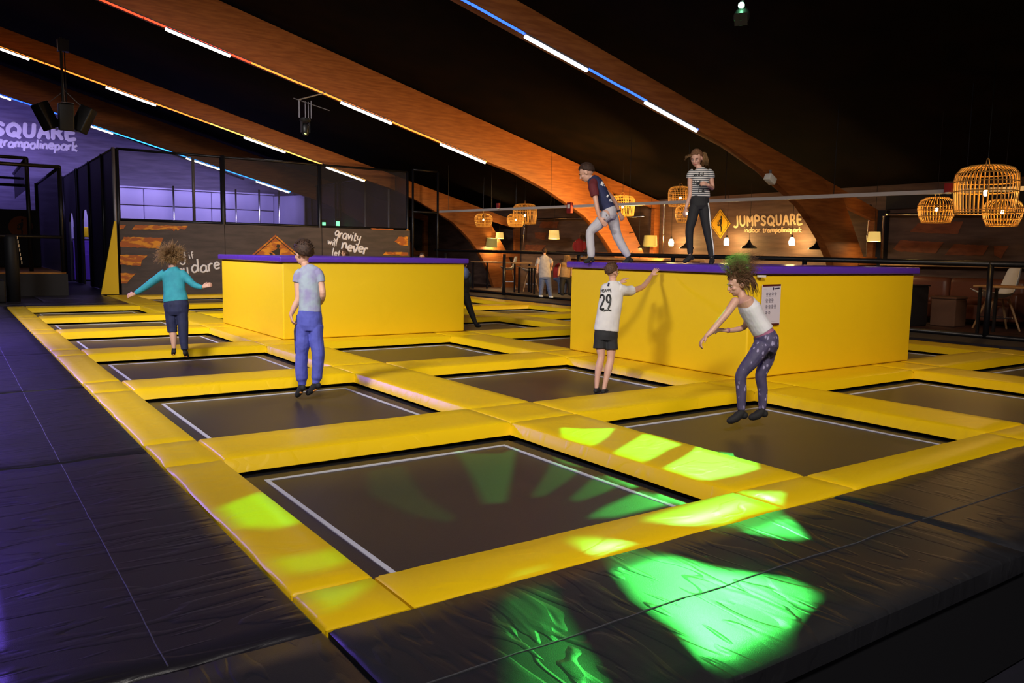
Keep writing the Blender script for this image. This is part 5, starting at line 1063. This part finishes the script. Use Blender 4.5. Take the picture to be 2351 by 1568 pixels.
F_.limb(b, [(1596, 474, 13), (1589, 503, 11.5), (1583, 530, 9.4), (1583.5, 556, 8), (1585, 583, 6)], ends=False); F_.limb(b, [(1616, 474, 13), (1620, 503, 12), (1624, 530, 10), (1630, 560, 8.6), (1634, 590, 6.6)], ends=False)
tf = F_.finish(b, 'trousers', 'black_cloth', .006, 2, .005)
pf = surface_plane(tf, .003); b = MB(); q = [p for p in [pf(x, y) for x, y in ((1626, 466), (1628.5, 485), (1630, 505), (1632, 525), (1634.5, 545), (1637.5, 565), (1639, 586))] if p]; b.tube(q, .010, 6, rb=[.004]*len(q), ax=RT) if len(q) > 1 else None; b.build('white_side_stripe', 'band_white', F_.t, smooth=True)
F_.hair_cap('hair_mid', 1.09, .32, -.4, .04)
b = MB()
for i in range(120):
    p0 = F_.T(.0+random.uniform(-.02, .02), -.10, .03+random.uniform(-.02, .02)); x = random.uniform(-.03, .05); b.tube([p0, p0+RT*(.05+x)+ZU*.0, p0+RT*(.08+x)-ZU*.07, p0+RT*(.07+x*1.3)-ZU*(.13+random.uniform(0, .03))], [.004, .005, .004, .001], 4)
b.build('ponytail', 'hair_light', F_.t, smooth=True)
b = MB()
for i in range(12):
    p0 = F_.T(.05+random.uniform(-.01, .01), .055, .05+random.uniform(-.02, .02)); b.tube([p0, p0-RT*.035-ZU*random.uniform(0, .01), p0-RT*.07-ZU*random.uniform(-.01, .03), p0-RT*.085-ZU*random.uniform(0, .07)], [.0025, .002, .0016, .0006], 4)
b.build('blown_strand', 'hair_light', F_.t, smooth=True)
pf = surface_plane(sf, .003); handwrite('Hello', (1593, 425), (1617, 426), 7, pf, .0055, 'shirt_word', 'sign_black', F_.t, .05); handwrite('LA', (1603, 442), (1619, 443), 5.5, pf, .0055, 'shirt_word', 'sign_black', F_.t, .05); handwrite('wild', (1593, 404), (1617, 403), 4.5, pf, .005, 'shirt_word', 'sign_black', F_.t, .05)

# --- people further away (a few dozen pixels each)
def small(label, D, base, head, hh, f, torso, arms, legs, top, bottom, hair, long_hair=0, shoes='black_cloth', hands=(), extra=None):
    g = Fig(label, D, base, vox=.009); n_ = torso[0]
    g.torso(g.body, [(head[0], head[1], 0, hh*.2, hh*.2), (n_[0], n_[1], 0, hh*.22, hh*.22)]+[(a[0], a[1], 0, a[2]*.8, a[3]*.8) for a in torso])
    for q in arms: g.limb(g.body, q)
    for q in legs: g.limb(g.body, q)
    for w_, t_, nr in hands: g.hand(g.p(*w_), g.p(*t_), nr, 1, .5)
    g.head(head, hh, f, ZU, face=False); g.finish(g.body, 'body', 'skin_warm', .007, 2)
    b = MB(); g.torso(b, [(a[0], a[1], 0, a[2], a[3]) for a in torso])
    for q in (arms if top[1] else []): g.limb(b, [tuple(list(z[:-1])+[z[-1]*1.35]) for z in q[:top[1]]], ends=False)
    g.finish(b, top[2], top[0], .009, 2, .006)
    b = MB(); l_ = torso[-1]; g.torso(b, [(l_[0], l_[1]-3, 0, l_[2]*.95, l_[3]*.95), (l_[0], l_[1]+hh*.35, 0, l_[2], l_[3])])
    for q in legs: g.limb(b, [tuple(list(z[:-1])+[z[-1]*1.3]) for z in q], ends=False)
    g.finish(b, 'trousers', bottom, .009, 2, .006)
    for q in legs:
        a = q[-1]; dz = a[2] if len(a) > 3 else 0; b = MB(); b.ell(g.p(a[0], a[1]+1, dz), (.06, .06, .045)); b.ell(g.p(a[0]+2, a[1]+2, dz-.06), (.05, .08, .035)); b.build('shoe', shoes, g.t, smooth=True)
    g.hair_cap(hair, 1.14, .3, -.45, .06)
    if long_hair: g.strands(hair, 160, lambda d, i: [d*.03-ZU*.05, d*.05-ZU*long_hair*.5, d*.05-ZU*long_hair*random.uniform(.8, 1.1)], .006)
    return g
small('child in dark clothes with blue hood running behind the left yellow box', 16.6, (1095, 750), (1064, 608, 0), 24, RT*.3+FH, [(1062, 620, 8, 8), (1062, 626, 16, 12), (1064, 645, 16, 12), (1063, 672, 14, 12)],
      [[(1050, 628, 5), (1046, 650, 4.4), (1052, 676, 3.4)], [(1075, 628, 5), (1078, 648, 4.4), (1074, 664, .1, 3.4)]], [[(1068, 676, 8), (1078, 706, 6), (1090, 738, 4), (1096, 746, 3)], [(1056, 676, 8), (1052, 706, .1, 6), (1040, 716, .3, 4)]],
      ('black_cloth', 3, 'jacket'), 'black_cloth', 'hair_dark', hands=(((1052, 676), (1054, 686), -FW),))
g_ = atd(1066, 628, 16.5); b = MB(); b.ell(g_, (.11, .10, .13)); b.build('hood', 'hood_blue', bpy.data.objects[[o.name for o in bpy.data.objects if o.name.startswith('person') and o.parent is None][-1]], smooth=True)
g = small('child in grey t-shirt and jeans standing before the railing, back turned', 25.4, (1252, 682), (1250, 577, 0), 15, FH, [(1250, 586, 5, 5), (1250, 591, 12, 7), (1250, 610, 13, 8), (1251, 637, 14, 9)],
      [[(1237, 595, 3.6), (1234, 606, 3.2), (1234, 618, 2.4)], [(1263, 595, 3.6), (1267, 604, 3.2), (1266, 612, .1, 2.4)]], [[(1245, 640, 6), (1243, 660, 4.4), (1241, 678, 3.2)], [(1258, 640, 6), (1261, 660, 4.4), (1264, 680, 3.2)]],
      ('grey_tee', 2, 't_shirt'), 'denim', 'hair_dark', shoes='white_plastic', hands=(((1234, 618), (1234, 624), -FW), ((1266, 612, .1), (1266, 618, .1), -FW)))
g = small('person with long fair hair in a tan vest and dark trousers sitting behind the railing', 27.5, (1298, 681), (1301, 590, 0), 16, FH*.8-RT*.5, [(1300, 600, 5, 5), (1299, 605, 12, 8), (1298, 620, 12, 8), (1297, 637, 12, 10)],
      [[(1288, 608, 3.6), (1284, 620, 3.2), (1282, 632, 2.4)], [(1311, 608, 3.6), (1314, 620, 3.2), (1312, 632, 2.4)]], [[(1293, 642, 6), (1290, 655, -.1, 4.6), (1290, 674, -.1, 3.2)], [(1304, 642, 6), (1308, 652, -.1, 4.6), (1307, 674, -.1, 3.2)]],
      ('tan_vest', 0, 'vest'), 'black_cloth', 'hair_light', .42)
small('person in a red hoodie and jeans sitting bent forward behind the railing', 27.9, (1285, 679), (1290, 603, 0), 14, FH*.6+RT*.5-ZU*.4, [(1287, 606, 6, 5), (1284, 612, 10, 9), (1281, 622, 11, 9), (1280, 638, 10, 9)],
      [[(1276, 614, 4), (1275, 626, 3.6), (1283, 636, -.15, 2.6)], [(1292, 614, 4), (1296, 626, 3.6), (1300, 634, -.1, 2.6)]], [[(1280, 640, 5.5), (1286, 648, -.3, 4.6), (1285, 672, -.3, 3.2)], [(1286, 640, 5), (1296, 650, -.3, 4), (1296, 672, -.3, 3)]],
      ('red_hoodie', 3, 'hoodie'), 'denim', 'hair_brown')
small('person in red top with dark reddish hair at the bar behind the striding boy', 30.5, (1330, 672), (1337, 541, 0), 15, FH*.5-RT*.8, [(1333, 549, 5, 5), (1331, 554, 10, 7), (1329, 565, 10, 8), (1330, 585, 10, 8)],
      [[(1322, 556, 3.4), (1318, 565, 3), (1320, 574, 2.2)], [(1341, 556, 3.4), (1343, 566, 3), (1340, 574, 2.2)]], [[(1326, 590, 5.5), (1326, 630, 4), (1326, 668, 3)], [(1335, 590, 5.5), (1336, 630, 4), (1336, 668, 3)]],
      ('red_hoodie', 3, 'top'), 'denim', 'hair_mid', .3)
small('child with brown hair peering over the left yellow box', 20.0, (790, 705), (790, 580, 0), 19, -FH-RT*.2, [(790, 592, 6, 6), (790, 598, 14, 9), (790, 620, 15, 10), (790, 645, 14, 10)],
      [[(776, 600, 4.5), (773, 622, 4), (774, 640, 3)], [(804, 600, 4.5), (807, 622, 4), (806, 640, 3)]], [[(784, 650, 7), (783, 675, 5), (783, 700, 4)], [(797, 650, 7), (798, 675, 5), (798, 700, 4)]],
      ('grey_tee', 2, 't_shirt'), 'denim', 'hair_brown', .12)
small('child whose dark hair just shows over the right end of the left yellow box', 21.0, (969, 702), (969, 589, 0), 16, -FH, [(969, 600, 5, 5), (969, 606, 13, 9), (969, 625, 14, 10), (969, 648, 13, 10)],
      [[(957, 608, 4), (954, 626, 3.6), (955, 642, 3)], [(981, 608, 4), (984, 626, 3.6), (983, 642, 3)]], [[(964, 652, 6.5), (963, 675, 5), (963, 698, 3.8)], [(975, 652, 6.5), (976, 675, 5), (976, 698, 3.8)]],
      ('pink_band', 2, 't_shirt'), 'denim', 'hair_dark')
